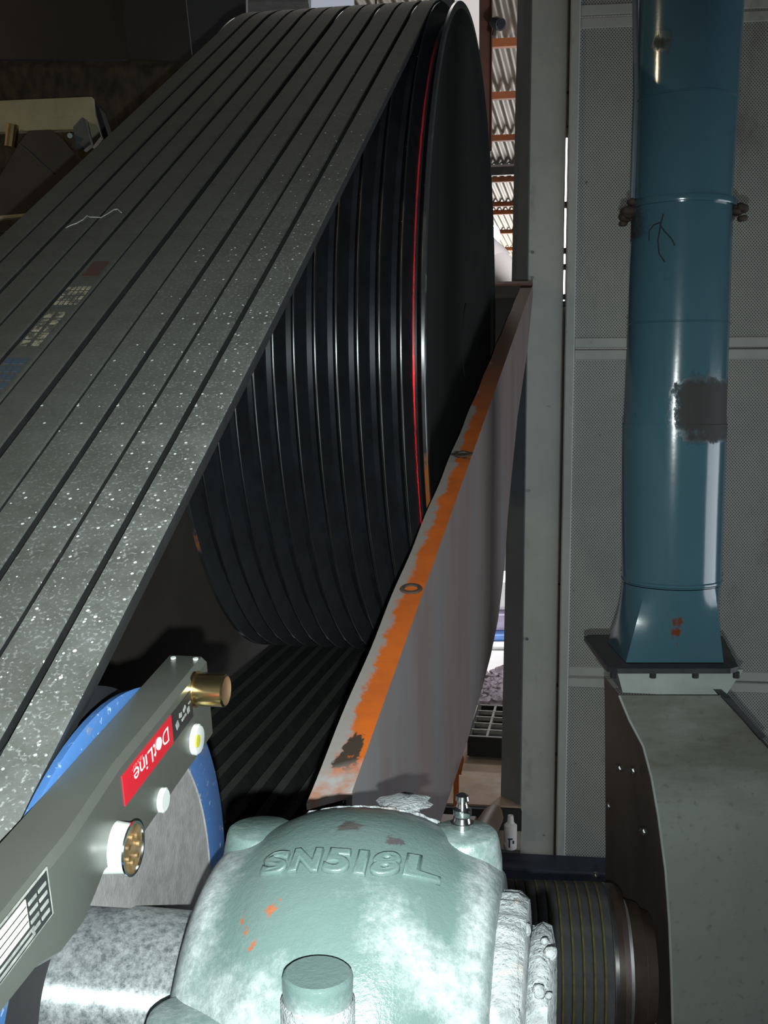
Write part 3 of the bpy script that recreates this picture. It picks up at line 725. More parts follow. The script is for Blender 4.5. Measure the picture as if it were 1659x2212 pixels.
mz_ = lt.nodes.new('ShaderNodeMath'); mz_.operation = 'MULTIPLY'; lt.links.new(zz_.outputs[0], mz_.inputs[0]); lt.links.new(fo_.outputs[0], mz_.inputs[1])
mu = lt.nodes.new('ShaderNodeMath'); mu.operation = 'MULTIPLY'; lt.links.new(le.outputs[0], mu.inputs[0]); lt.links.new(mz_.outputs[0], mu.inputs[1])
mu2 = lt.nodes.new('ShaderNodeMath'); mu2.operation = 'MULTIPLY'; mu2.inputs[1].default_value = 700.0; lt.links.new(mu.outputs[0], mu2.inputs[0])
lt.links.new(mu2.outputs[0], em.inputs['Strength']); em.inputs['Color'].default_value = (1, .0, .04, 1)

# ------------------------------------------------------------------ belt guard (lower half)
L_ = math.hypot(S_S, S_H); CLD = D*(-S_S/L_) + Z*(-S_H/L_); CLN = -D*(-S_H/L_) + Z*(-S_S/L_)
GH = -.03
def fl_hit(x, y): p = hit(x, y, C + CLN*GH, CLN); return p
gi0, gi1 = fl_hit(660, 1736), fl_hit(1127, 614)
go0, go1 = fl_hit(761, 1709), fl_hit(1151, 614)
gdir = (go1 - go0).normalized(); gn = Vector((gdir.y, -gdir.x, 0)).normalized()      # outward normal of the right plate
if gn.dot(A) < 0: gn = -gn
guard = empty('belt_guard', Vector((C.x, C.y, .5)), 'lower half of brown grey belt guard with orange flange', 'guard')
# right plate: polygon in its own vertical plane
def gp(x, y): return hit(x, y, go0, gn)
low = [gp(x, y) for x, y in ((1151, 640), (1139, 760), (1118, 900), (1106, 1020), (1097, 1115), (1092, 1193), (1087, 1252), (1076, 1339), (1060, 1417), (1042, 1485), (1023, 1550), (1010, 1600), (991, 1659), (950, 1780))]
pn = gp(761, 1715)
last = low[-1]; lowdir = (low[-1] - low[-3]).normalized()
near_end = go0 - gdir*.02
poly = [go1] + low + [last + lowdir*.35, Vector((near_end.x, near_end.y, (last + lowdir*.35).z)) , go0]
def plate_poly(name, poly, th, mat, par):
    mb = MB(); mb.prism(poly, -gn*th); return mb.build(name, mat, par)
plate_poly('side_plate', poly, .004, m_guard, guard)
# flange with worn orange paint: a grid so that wear can be set per vertex
fm = MB(); NF, MF = 90, 9; vs = []; edge = []; brown = []; black = []; bare = []
for i in range(NF + 1):
    t = i/NF
    for k in range(MF + 1):
        q_ = k/MF; p = gi0.lerp(gi1, t).lerp(go0.lerp(go1, t), q_)
        wob = .0006*math.sin(t*60 + 1)*(1 if k == 0 else 0)
        vs.append(p + A*wob)
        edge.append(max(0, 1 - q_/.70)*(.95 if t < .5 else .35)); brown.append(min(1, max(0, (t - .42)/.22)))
        black.append(0); bare.append(1.0 if t < .022 else 0.0)
# black scraped patch, found where the photograph shows it (near end, middle of the strip)
for (x, y, rr) in ((745, 1655, .0085), (755, 1630, .0075), (766, 1605, .006), (775, 1580, .0035), (1000, 982, .014)):
    pc = fl_hit(x, y)
    for i, p in enumerate(vs): black[i] = max(black[i], 1.15 - (p - pc).length/rr*.6 if (p - pc).length < rr*1.9 else 0)
m_ = MF + 1; fm.add(vs, [(i*m_ + k, i*m_ + k + 1, (i+1)*m_ + k + 1, (i+1)*m_ + k) for i in range(NF) for k in range(MF)])
nv = len(vs); fm.add([p - CLN*.005 for p in vs], [(i*m_ + k, (i+1)*m_ + k, (i+1)*m_ + k + 1, i*m_ + k + 1) for i in range(NF) for k in range(MF)])
bnd = [i*m_ for i in range(NF + 1)] + [NF*m_ + k for k in range(1, MF + 1)] + [i*m_ + MF for i in range(NF - 1, -1, -1)] + [k for k in range(MF - 1, 0, -1)]
for a_, b_ in zip(bnd, bnd[1:] + bnd[:1]): fm.f.append((a_, b_, nv + b_, nv + a_)); fm.mi.append(0)
for nm, arr in (('edge', edge), ('brown', brown), ('black', black), ('bare', bare)): fm.attr[nm] = arr + arr
fm.build('flange', m_flange, guard, False, label='worn orange flange')
for (x, y) in ((888, 1273), (1000, 982)):
    p = fl_hit(x, y) + CLN*.0004; mb = MB()
    mb.lathe([(0, .0105), (.0012, .0095), (.0014, .0065), (-.003, .006), (-.003, 0)], p, CLN, CLD, A, 20); mb.build('bolt_hole', m_grime, guard, True, .5)
# back, bottom and left plates of the guard
e1 = gi1 - A*.46; back_top = [go1, e1]
hb = .50
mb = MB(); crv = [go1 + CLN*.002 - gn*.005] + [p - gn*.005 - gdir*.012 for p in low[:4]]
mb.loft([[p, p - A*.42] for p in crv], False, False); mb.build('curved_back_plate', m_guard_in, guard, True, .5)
mb = MB(); mb.prism([go1 + CLN*.003, e1 + CLN*.003, e1 + CLN*.003 - CLD*.03, go1 + CLN*.003 - CLD*.03], CLN*.004); mb.build('back_flange', m_redpost, guard)
LOFFG = .372
lp = [M(-1.55, LOFFG, -.46), M(-1.55, LOFFG, -.56), M(.2, LOFFG, -.56), M(.62, LOFFG, -.30), M(.62, LOFFG, .62*S_H/S_S - .03), ]
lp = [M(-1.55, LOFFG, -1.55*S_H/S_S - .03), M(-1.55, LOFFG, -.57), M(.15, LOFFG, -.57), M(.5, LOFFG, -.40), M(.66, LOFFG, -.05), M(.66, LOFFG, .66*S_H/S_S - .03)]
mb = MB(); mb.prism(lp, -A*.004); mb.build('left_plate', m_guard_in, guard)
# orange foot beyond the plate's lower edge
of = MB(); p = [at_Y(997, 1622, 2.55), at_Y(979, 1672, 2.55), at_Y(996, 1674, 2.55), at_Y(1003, 1640, 2.55)]
of.prism(p, Vector((0, .05, 0)))
pb2 = at_Y(988, 1674, 2.55); of.box(Vector((pb2.x, 2.59, pb2.z/2 - .06)), .012, .02, pb2.z + .12); tag(of.build('orange_bracket', m_orange), 'small orange bracket beyond the lower edge of the guard', 'bracket')

# ------------------------------------------------------------------ plummer block
O = SC + A*(SH_OFF + .085)
def BL(x, s, z_): return O + A*x + D*s + Z*z_
PROF = [(-.0640, .030), (-.0640, .069), (-.0620, .0740), (-.055, .0770), (-.047, .0795), (-.038, .0845), (-.028, .0895), (-.016, .0925), (-.002, .0938), (.012, .0937), (.024, .0922), (.034, .0890), (.042, .0845), (.048, .0805), (.056, .0780), (.063, .0745), (.0665, .069), (.0665, .030)]
def prof_r(x):
    for (x0, r0), (x1, r1) in zip(PROF[1:-1], PROF[2:-1]):
        if x0 <= x <= x1: return r0 + (r1-r0)*(x-x0)/(x1-x0) if x1 > x0 else r0
    return .07
def on_cap(x, ang): 
    r_ = prof_r(x); an = math.radians(ang); return O + A*x + D*(r_*math.cos(an)) + Z*(r_*math.sin(an)) - (O - Z*.11)
RUST = [(on_cap(-.035, 125), (.25, .085, .045), .0013), (on_cap(-.0225, 124.5), (.27, .09, .045), .0024), (on_cap(-.0195, 121), (.25, .09, .05), .0009), (on_cap(-.027, 133), (.24, .09, .05), .0011), (on_cap(-.032, 130), (.24, .09, .05), .0007),
        (on_cap(.0, 92), (.065, .062, .060), .005), (on_cap(.022, 97), (.07, .063, .066), .0036)]
m_house = housing_material()
block = empty('plummer_block', O - Z*.11, 'grey-green cast bearing block with raised letters SN518L, dusted white', 'bearing housing')
# finer profile
fp = [PROF[0]] + [(-.0640 + .1305*i/44, 0) for i in range(45)] + [PROF[-1]]
fp = [fp[0]] + [(x, prof_r(x)) for x, _ in fp[1:-1]] + [fp[-1]]
def smooth_prof(p, it=3):
    for _ in range(it):
        q_ = list(p)
        for i in range(2, len(p) - 2): q_[i] = (p[i][0], (p[i-1][1] + 2*p[i][1] + p[i+1][1])/4)
        p = q_
    return p
fp = smooth_prof(fp)
cap = MB(); NA = 110; A0, A1 = math.radians(-14), math.radians(194)
def shoulder(x, an):
    # the casting swells outwards into the bolt shoulders low on both sides
    lo_ = max(0, (abs(math.degrees(an) - 90) - 52)/52); return .026*lo_**2*(1.0 if abs(x) < .05 else max(0, 1 - (abs(x)-.05)/.018))
cap.lathe(fp, O, A, D, Z, NA, A0, A1, shoulder)
mv = NA + 1
du = []
for (x, r) in fp:
    for i in range(mv):
        an = math.degrees(A0 + (A1-A0)*i/NA); d_ = .04
        d_ = max(d_, .78*(1 - abs(x + .058)/.022)) if an > 80 else d_                  # left rim below its boss
        d_ = max(d_, .85*(1 - abs(x - .060)/.014))                                      # right rim
        g_ = math.exp(-((x - .035 - (an - 128)*.0012)/.020)**2 - ((an - 133)/16)**2); d_ = max(d_, .80*g_)
        g_ = math.exp(-((x + .030)/.034)**2 - ((an - 150)/14)**2); d_ = max(d_, .70*g_)
        g_ = math.exp(-((x - .03)/.05)**2 - ((an - 72)/9)**2); d_ = max(d_, .55*g_)
        du.append(max(0, d_))
cap.attr['dust'] = du
cap.build('cap', m_house, block, True, .9)
base = MB(); base.box(BL(0, 0, -.062), .125, .30, .09, A, D, Z, .006); base.attr['dust'] = [.5]*len(base.v); base.build('base', m_house, block)
def boss(name, x, s, zt, r, dustv, skew=0):
    mb = MB(); prof = [(-.060, r*1.25), (-.012, r*1.12), (-.003, r*1.02), (-.0008, r*.97), (0, r*.90), (0, 0)]
    mb.lathe(prof, BL(x, s, zt), Z, A, D, 36); mb.attr['dust'] = [dustv]*len(mb.v); return mb.build(name, m_house, block, True, .7)
boss('left_boss', -.0455, .012, .0830, .0160, .16)
bo = boss('right_boss', .0480, .024, .0835, .0158, .38)
bo['label'] = 'right boss with the grease nipple'
gn_ = MB(); gx = BL(.0465, .029, .0835)
gn_.lathe([(0, .0055), (.0022, .0055), (.0022, .0042), (.0045, .0036), (.0060, .0044), (.0085, .0044), (.0095, .0028), (.0112, .0024), (.0130, .0034), (.0150, .0030), (.0160, .0014), (.0160, 0)], gx, Z, A, D, 20); gn_.build('grease_nipple', m_chrome, block, True, .5)
bt = MB(); bx = BL(.0055, -.086, .0705); rb = .0133
hexr = lambda an: 0
bt.lathe([(-.05, rb*.98), (-.011, rb*.98), (-.0025, rb), (-.0008, rb*.97), (0, rb*.90), (0, 0)], bx, Z, A, D, 28)
bt.attr['dust'] = [(.65 if i//28 < 2 else .05) for i in range(len(bt.v))]
bt.build('cap_bolt', m_house, block, True, .6)
rg = MB(); rg.lathe([(-.0508, rb*1.03), (-.0110, rb*1.05), (-.0100, rb*1.0)], bx, Z, A, D, 28); rg.build('bolt_sleeve', m_lump, block, True, .6)
# lettering cast on the cap
def cast_text(txt, x_at, ang0, size, wfac):
    vs, fs = text_mesh(txt, 1.0, .08, 4, .018, .05); x0 = min(v.x for v in vs); x1 = max(v.x for v in vs); y1 = max(v.y for v in vs)
    z0 = min(v.z for v in vs); z1 = max(v.z for v in vs); out = []
    for v in vs:
        x = x_at + (v.x - x0)/(x1 - x0)*wfac; up = v.y/y1*size
        r = prof_r(x) - .0008 + .0030*(v.z - z0)/(z1 - z0); an = ang0 - up/.090 - max(0, x - .015)*3.2
        out.append(O + A*x + D*(r*math.cos(an)) + Z*(r*math.sin(an)))
    return out, fs
lm = MB(); ang0 = math.radians(112.6)
for ch, xa, wd_ in (('S', -.0330, .0122), ('N', -.0196, .0130), ('5', -.0050, .0112), ('1', .0085, .0050), ('8', .0150, .0120), ('L', .0285, .0150)):
    vs, fs = cast_text(ch, xa, ang0, .0118, wd_); lm.add(vs, fs)
lm.attr['dust'] = [.10]*len(lm.v); lm.build('cast_lettering', m_house, block, True, 1.0)
# caked dust rings on the right end of the housing
def lumpy(seed, amp):
    rnd = random.Random(seed); ph = [(rnd.uniform(0, 6.28), rnd.randint(3, 60), rnd.uniform(.3, 1)) for _ in range(26)]
    return lambda x, an: amp*sum(math.sin(an*k + p + x*900*(1 + k % 3))*a_ for p, k, a_ in ph)/3.2
rg = MB(); rg.lathe([(.062, .040), (.0635, .058), (.067, .0605), (.074, .0605), (.0785, .058), (.080, .040)], O, A, D, Z, 150, 0, 2*PI, lumpy(1, .0010)); rg.build('seal_ring', m_lump, block, True, 1.2, label='outer seal ring caked with white dust')
rg = MB(); rg.lathe([(.079, .036), (.0805, .046), (.085, .0485), (.089, .047), (.0915, .036)], O, A, D, Z, 140, 0, 2*PI, lumpy(4, .0012)); rg.build('seal_ring', m_lump, block, True, 1.2)
lp_ = MB(); rnd = random.Random(5)
for k in range(12):
    an = math.radians(rnd.uniform(95, 150)); c_ = O + A*rnd.uniform(.066, .092) + D*(.054*math.cos(an)) + Z*(.054*math.sin(an)); r_ = rnd.uniform(.0015, .0035)
    lp_.lathe([(-r_, 0), (-r_*.7, r_*.7), (0, r_), (r_*.7, r_*.7), (r_, 0)], c_, Z, A, D, 8, 0, 2*PI, lumpy(k, r_*.15))
o = lp_.build('dust_clumps', m_lump, block, True, 1.5); o['kind'] = 'stuff'
rd = MB(); pts = []
for i in range(40):
    x_ = -.030 + .078*i/39; an = math.radians(66 + 2*math.sin(i*1.7)); r_ = prof_r(x_) + .0002; pts.append(O + A*x_ + D*(r_*math.cos(an)) + Z*(r_*math.sin(an)))
rd.tube(pts, [.0007 + .0007*abs(math.sin(i*2.3)*math.cos(i*.9)) for i in range(40)], 8); rd.build('dust_ridge', m_lump, block, True, 1.5)
fb = MB(); fb.lathe([(-.05, .022), (-.006, .0195), (-.0015, .018), (0, .0155), (0, 0)], BL(-.049, -.072, .040), Z, A, D, 30); fb.attr['dust'] = [.42]*len(fb.v); fb.build('front_boss', m_house, block, True, .7)
# flat lump of dust clinging behind the top of the cap
lf = MB(); lf.lathe([(-.003, 0), (-.002, .010), (0, .013), (.0015, .009), (.002, 0)], BL(.016, .050, .085), (Z + D*.5).normalized(), A, D, 18, 0, 2*PI, lumpy(9, .0022)); lf.build('dust_flake', m_lump, block, True, 1.2)

# ------------------------------------------------------------------ second drive on the right
PY = 1.46
pc = at_Y(1200, 2082, PY); PXD = Vector((math.cos(.07), -math.sin(.07), 0)); PDD = Vector((math.sin(.07), math.cos(.07), 0))
R2 = .112; mm = PY/F_PX/math.cos(PITCH)*1.06                 # metres per pixel at that depth, about
def p2(px): return (hit(px, 2082, pc, Vector((PXD.y, -PXD.x, 0))) - pc).dot(PXD)
drv = empty('far_pulley', pc - Z*R2, 'dark pulley with narrow belts right of the bearing block', 'pulley wheel')
mb = MB(); x0, x1 = p2(1070), p2(1312)
mb.lathe([(x0, 0), (x0, R2*.93), (x1 - .004, R2*.93), (x1 - .004, R2*.985), (x1 + .010, R2*.985), (x1 + .018, R2*.94)], pc, PXD, PDD, Z, 72); mb.build('drum', m_brown, drv, True, .5)
mb = MB(); xa, xb = p2(1306), p2(1330)
mb.lathe([(xa, R2*.98), (xa + .001, R2*.995), (xb - .002, R2*.97), (xb, R2*.93)], pc, PXD, PDD, Z, 72); mb.aniso = PXD; mb.build('polished_flange', m_turned, drv, True, .5)
mb = MB(); xc = p2(1344)
mb.lathe([(xb + .004, R2*.93), (xb + .005, R2*.90), (xc, R2*.86), (xc + .004, R2*.80), (xc + .004, .05)], pc, PXD, PDD, Z, 72); mb.aniso = PXD; mb.build('inner_flange', m_turned, drv, True, .5)
mb = MB(); xd, xe = xc + .002, p2(1450)
mb.lathe([(xd, R2*.80), (xd + .02, R2*.76), (xd + .022, R2*.70), (xe - .03, R2*.66)], pc, PXD, PDD, Z, 60); mb.build('hub', m_brown, drv, True, .4)
edges = [1090 + (1306 - 1090)*k/10 for k in range(11)]
ORD2 = ['first', 'second', 'third', 'fourth', 'fifth', 'sixth', 'seventh', 'eighth', 'ninth', 'last']
m_nb = simple('grey_green_belt_cloth', (.088, .088, .086), (.060, .062, .062), 60, .75, 0, .2)
m_ny = simple('yellow_belt_edge', (.20, .172, .045), (.10, .092, .04), 70, .7)
for k in range(10):
    mb = MB(); x0, x1 = p2(edges[k]), p2(edges[k+1]); g = .0012; secs = []
    c_ = (x0+x1)/2; hw = (x1-x0)/2 - g*.3
    pth = []
    for i in range(49):
        an = math.radians(-20 + 250*i/48); pth.append((R2*math.cos(an), R2*math.sin(an), math.cos(an), math.sin(an)))
    for i in range(1, 9):
        an = math.radians(230); tdx, tdz = -math.sin(an), math.cos(an); pth.append((R2*math.cos(an) + tdx*.05*i, R2*math.sin(an) + tdz*.05*i, math.cos(an), math.sin(an)))
    for (s_, h_, nx, nh) in pth:
        def P(dw, dr): return pc + PXD*(c_ + dw) + PDD*(s_ + nx*dr) + Z*(h_ + nh*dr)
        secs.append([P(-hw, -.010), P(-hw, -.0012), P(-hw + .0011, -.0002), P(-hw + .0025, 0), P(hw - .002, 0), P(hw, -.0015), P(hw, -.010)])
    n = 7
    b0 = mb.loft(secs, True, False)
    mb.mi = [(1 if (i % n) in (0, 1, 2) else 0) for i in range(len(mb.f))]
    o = mb.build('narrow_belt', [m_nb, m_ny], None, True, .7)
    tag(o, ORD2[k] + ' yellow-edged narrow belt counted from the bearing block' if k < 9 else 'last yellow-edged narrow belt, beside the polished pulley flange', 'belt', 'narrow belts on the far pulley')

# ------------------------------------------------------------------ fan casing, flange and blue pipe
CY = 1.42
cas = empty('fan_casing', at_Y(1500, 2212, CY), 'grey-green fan casing standing under the blue pipe', 'fan casing')
F = lambda x, y, yy=CY: at_Y(x, y, yy)
left_edge = [(1338, 1502), (1360, 1555), (1390, 1612), (1408, 1680), (1422, 1760), (1438, 1880), (1446, 1990), (1450, 2090), (1456, 2300)]
right_edge = [(1558, 1503), (1600, 1548), (1640, 1592), (1700, 1660), (1790, 1800), (1830, 2300)]
mb = MB()
pl_ = [F(x, y) for x, y in left_edge]; pr_ = [F(x, y) for x, y in right_edge][::-1]
mb.prism(pl_ + pr_, Vector((0, .004, 0))); mb.build('front_plate', m_casing, cas)
mb = MB()
backl = [Vector((p.x - .02, CY + .20, p.z)) for p in pl_]
mb.loft([[a_, b_] for a_, b_ in zip(pl_, [Vector((p.x, CY*(x_ - 829.5)/(1304 - y_*.004 + 6 - 829.5), p.z)) for p, (x_, y_) in zip(pl_, left_edge)])], False, False); mb.build('side_plate', m_casing_side, cas, True, .5)
mb = MB(); mb.loft([[a_, Vector((a_.x, CY + .23, a_.z))] for a_ in pr_], False, False); mb.build('right_side_plate', m_casing_side, cas)
mb = MB(); mb.tube([p + Vector((-.0006, -.0006, 0)) for p in pl_], .0016, 8); mb.build('edge_bead', m_paleflange, cas, True)
mb = MB(); mb.tube([p + Vector((0.0, -.0006, 0)) for p in pr_[::-1]], .0016, 8); mb.build('right_edge_bead', m_dark, cas, True)
mb = MB(); mb.prism([F(1562, 1508), F(1580, 1508), F(1654, 1592), F(1641, 1599)], Vector((0, .05, 0))); mb.build('corner_shadow_wedge', m_rubber, cas)  # dark wedge stands for the shadow on the right side plate
for (x, y, r_) in ((1340, 1659, .006), (1369, 1664, .006), (1316, 1740, .005), (1392, 1795, .006), (1288, 1890, .005), (1401, 2030, .007)):
    mb = MB(); p = at_Y(x, y, CY + .10 if x < 1385 else CY + .03); mb.lathe([(0, r_), (r_*.8, r_*.9), (r_, r_*.6), (r_, 0)], p, Vector((-.8, -.6, 0)), Vector((.6, -.8, 0)), Z, 6); mb.build('bolt_head', m_steel, cas)
# side wall of the casing seen to its left (brown streaked)
# flange stack + pipe
PYC = CY + .115; XC = at_Y(1450, 1450, PYC).x
pipe = empty('blue_pipe', at_Y(1450, 1440, PYC), 'tall glossy blue-green pipe with flared foot by the perforated wall', 'pipe')
def pz(y, Y=PYC): return at_Y(1450, y, Y).z
axis_pts = [(1450, 1250), (1452, 1100), (1457, 900), (1465, 700), (1473, 440), (1484, 200), (1492, 0), (1500, -160)]
def axp(y):
    for (x0, y0), (x1, y1) in zip(axis_pts, axis_pts[1:]):
        if y <= y0 and y >= y1: x = x0 + (x1-x0)*(y0-y)/(y0-y1); return at_Y(x, y, PYC)
    return at_Y(1450, y, PYC)
def psec(yl, px_half, n=48):
    c = axp(yl); r = px_half/F_PX*PYC*1.0; return [c + Vector((r*math.cos(2*PI*k/n), r*math.sin(2*PI*k/n), 0)) for k in range(n)], c
def pipe_part(name, rows_, dirt=None, rust=None):
    mb = MB(); secs = [psec(y, h)[0] for y, h in rows_]; mb.loft(secs, True, False)
    dv, rv = [], []
    for (y, h), sec in zip(rows_, secs):
        c = axp(y)
        for p in sec:
            az = math.atan2(p.x - c.x, -(p.y - c.y)); dv.append(dirt(y, az) if dirt else 0); rv.append(0)
    mb.attr['dirt'] = dv; mb.attr['rust'] = rv; return mb.build(name, m_pipe, pipe, True, .6)
def sweep(y0, y1, h0, h1, n): return [(y0 + (y1-y0)*i/n, h0 + (h1-h0)*i/n) for i in range(n + 1)]
def dirt_low(y, az):
    t = 0
    if 800 < y < 965: 
        t = .95*max(0, min(1, (az + .55)/.55))*max(0, min(1, (y-800)/38, (965-y)/30))
        if 925 < y < 940: t *= .75
    if 440 < y < 520: t = max(t, .55*max(0, abs(az) - .75)*2)
    return t
def dirt_up(y, az):
    t = 0
    if 360 < y < 440: t = .5*max(0, -az - .35)*1.2*(y-360)/80
    t = max(t, .62*math.exp(-((az + .75)/.3)**2 - ((y - 118)/26)**2))
    return t
pipe_part('lower_pipe', sweep(1256, 915, 106, 109.5, 24), dirt_low)
pipe_part('middle_pipe', sweep(918, 445, 107.0, 103.5, 34), dirt_low)
pipe_part('upper_pipe', sweep(440, -160, 102, 108, 24), dirt_up)
for (y, h, t_) in ((1250, 107.5, 5), (222, 106.0, 2.5), (700, 107.4, 2)):
    pipe_part('weld_bead', [(y + t_, h - 2), (y + t_*.4, h + 1), (y - t_*.4, h + 1), (y - t_, h - 2)])
pipe_part('joint_flange', [(452, 103), (452, 112), (449, 113), (441, 113), (438, 112), (438, 102)], lambda y, az: .9*max(0, abs(az) - .55))
def grime_lug(sgn):
    mb = MB(); rnd = random.Random(3 + sgn)
    for k in range(9):
        c = axp(455) + Vector((sgn*(.0650 + rnd.uniform(0, .012)), rnd.uniform(-.03, .02), rnd.uniform(-.016, .010))); r_ = rnd.uniform(.010, .018)
        ax = Vector((1, rnd.uniform(-.5, .5), rnd.uniform(-.6, .6))).normalized(); ay = ax.cross(Vector((rnd.uniform(-.4, .4), rnd.uniform(-.4, .4), 1))).normalized()
        mb.box(c, r_, r_*1.1, r_*.7, ax, ay, ax.cross(ay), r_*.22)
    mb.build('clamp_lug', m_grime, pipe, True, 1.5)
grime_lug(-1); grime_lug(1)
mb = MB(); c1 = axp(440); mb.tube([at_Y(1372, 0, PYC - .005), at_Y(1374, 200, PYC - .005), at_Y(1366, 435, PYC - .005)], .004, 8); mb.build('side_rod', m_frame_side, pipe, True)
# round to square transition
tr = MB(); top, ct = psec(1258, 104, 48); zb_ = pz(1432)
cxm = at_Y(1449, 1440, PYC).x
front_l, front_r = at_Y(1352, 1425, PYC - .062), at_Y(1563, 1437, PYC - .062)
sqc = Vector(((front_l.x + front_r.x)/2, PYC, 0)); hw = (front_r.x - front_l.x)/2; hd = .062; zsq = (front_l.z + front_r.z)/2
sq = []
for k in range(48):
    an = 2*PI*k/48; cx_, sy_ = math.cos(an), math.sin(an); m__ = max(abs(cx_)/hw, abs(sy_)/hd); sq.append(Vector((sqc.x + cx_/m__, sqc.y + sy_/m__, zsq)))
# corners exactly
for sx in (-1, 1):
    for sy in (-1, 1):
        k = min(range(48), key=lambda i: (sq[i] - Vector((sqc.x + sx*hw, sqc.y + sy*hd, zsq))).length); sq[k] = Vector((sqc.x + sx*hw, sqc.y + sy*hd, zsq))
secs = [[a_.lerp(b_, t) for a_, b_ in zip(top, sq)] for t in [i/16 for i in range(17)]]
tr.loft(secs, True, False); rv = []
rc = [(1461, 1330, .006), (1460, 1345, .006), (1459, 1362, .006), (1455, 1378, .004), (1462, 1392, .004)]
pts_r = [(at_Y(x, y, PYC - .058), r_) for x, y, r_ in rc]
for sec in secs:
    for p in sec: rv.append(max([0] + [1.2 - ((p - q_).length/r_)*.45 for q_, r_ in pts_r]))
tr.attr['rust'] = rv; tr.attr['dirt'] = [0]*len(rv)
tr.build('transition', m_pipe, pipe, True, .35)
rm = MB(); r_ = [at_Y(1462, 1322, PYC - .0615), at_Y(1464, 1345, PYC - .0625), at_Y(1459, 1372, PYC - .0635)]
rm.tube([at_Y(1462, 1325, PYC - .0600), at_Y(1461, 1350, PYC - .0615), at_Y(1460, 1370, PYC - .0628)], [.001, .0018, .0012], 8); rm.build('rust_run', simple('dark_red_rust', (.10, .03, .02), (.07, .03, .02), 80, .8), pipe, True)
for pts_ in (((1433, 462), (1428, 480), (1421, 520), (1424, 548), (1436, 566)), ((1425, 485), (1436, 500), (1450, 515), (1458, 530)), ((1428, 480), (1412, 486), (1402, 500), (1402, 520))):
    mb = MB()
    def on_pipe(x, y):
        c = axp(y); r_ = 104/F_PX*PYC; rr = ray(x, y); q_ = Vector((rr.x, rr.y)); e_ = Vector((-c.x, -c.y))
        a2 = q_.dot(q_); b2 = 2*q_.dot(e_); c2 = e_.dot(e_) - (r_ + .0006)**2; t = (-b2 - math.sqrt(max(0, b2*b2 - 4*a2*c2)))/(2*a2); return EYE + rr*t
    mb.tube([on_pipe(x, y) for x, y in pts_], .0009, 6); mb.build('scratch_line', m_dark, pipe)
fg = empty('rubber_flange', at_Y(1450, 1460, PYC), 'black rubber flange plate under the flared pipe foot', 'flange')
mb = MB()
fc = [at_Z(1270, 1382, zsq - .004), at_Z(1318, 1449, zsq - .004), at_Z(1618, 1462, zsq - .004), at_Z(1560, 1415, zsq - .004)]
fcx = sqc.x; yb, yf = PYC + .118, PYC - .092
fp4 = [Vector((at_Z(1272, 1385, zsq).x, yb, zsq)), Vector((at_Z(1312, 1440, zsq).x, yf, zsq)), Vector((at_Z(1615, 1460, zsq).x + .003, yf, zsq)), Vector((at_Z(1585, 1400, zsq).x + .012, yb, zsq))]
fp4 = [Vector((p.x, p.y, zsq - .001)) for p in fp4]
def chamf(pl, c):
    out = []
    for i, p in enumerate(pl):
        a_, b_ = pl[i-1], pl[(i+1) % len(pl)]; out += [p + (a_-p).normalized()*c, p + (b_-p).normalized()*c]
    return out
ch = chamf(fp4, .012); mb.loft([ch, [p + Vector((0, 0, -.007)) for p in ch]]); mb.build('plate', m_rubber, fg)
for x in (1325, 1410, 1502, 1590):
    mb = MB(); p = at_Y(x, 1466, yf + .012); mb.cyl(Vector((p.x, p.y, zsq - .0085)), Vector((p.x, p.y, zsq - .017)), .0045, n=6); mb.build('bolt', m_dark, fg)
pf = MB(); l0, r0 = at_Y(1332, 1462, yf + .025), at_Y(1605, 1470, yf + .025); l1, r1 = at_Y(1345, 1496, yf + .02), at_Y(1565, 1506, yf + .02)
pf.prism([Vector((l0.x, l0.y, zsq - .009)), l1, r1, Vector((r0.x, r0.y, zsq - .009))], Vector((0, .19, 0))); tag(pf.build('flange_collar', m_paleflange), 'pale grey-green collar between rubber flange and fan casing', 'collar')

# ------------------------------------------------------------------ things on the slab and in the pit
gr = empty('floor_grate', at_Z(1050, 1600, 0.0), 'black square-mesh grate lying on the concrete slab', 'grate')
g0 = at_Z(1014, 1590, .07); gx_, gy_ = A, D
gw, gd = .36, .33
fr = MB()
for k, (c_, sx, sy) in enumerate(((g0 + gx_*gw/2, gw, .012), (g0 + gx_*gw/2 + gy_*gd, gw, .012), (g0 + gy_*gd/2, .012, gd), (g0 + gx_*gw + gy_*gd/2, .012, gd))):
    fr.box(c_ - Z*.03, sx, sy, .06, gx_, gy_, Z)
fr.box(g0 + gx_*gw/2 + gy_*gd/2 - Z*.058, gw, gd, .006, gx_, gy_, Z)  # black sheet added under the bars to darken the cells
fr.build('frame', simple('grate_black', (.008, .008, .008), (.012, .012, .012), 20, .9), gr)
m_bar = simple('dusty_grate_bar', (.26, .245, .22), (.17, .16, .15), 40, .7)
for k in range(1, 7):
    mb = MB(); mb.box(g0 + gx_*(gw*k/7) + gy_*gd/2 - Z*.006, .007, gd, .014, gx_, gy_, Z); mb.build('bar', m_bar, gr)
for k in range(0, 6):
    mb = MB(); mb.box(g0 + gy_*(gd*k/5) + gx_*gw/2 - Z*.004, gw, .008, .012, gx_, gy_, Z); mb.build('bar', m_bar, gr)
pb = empty('pipe_stub', at_Y(1045, 1830, 2.45), 'brown pipe elbow in the pit below the slab', 'pipe')
mb = MB(); mb.tube([at_Y(1020, 1850, 2.35), at_Y(1035, 1822, 2.42), at_Y(1050, 1790, 2.52), at_Y(1064, 1765, 2.60), at_Y(1068, 1755, 2.66)], [.030, .030, .029, .027, .020], 18); mb.build('pipe', m_pipebrown, pb, True)
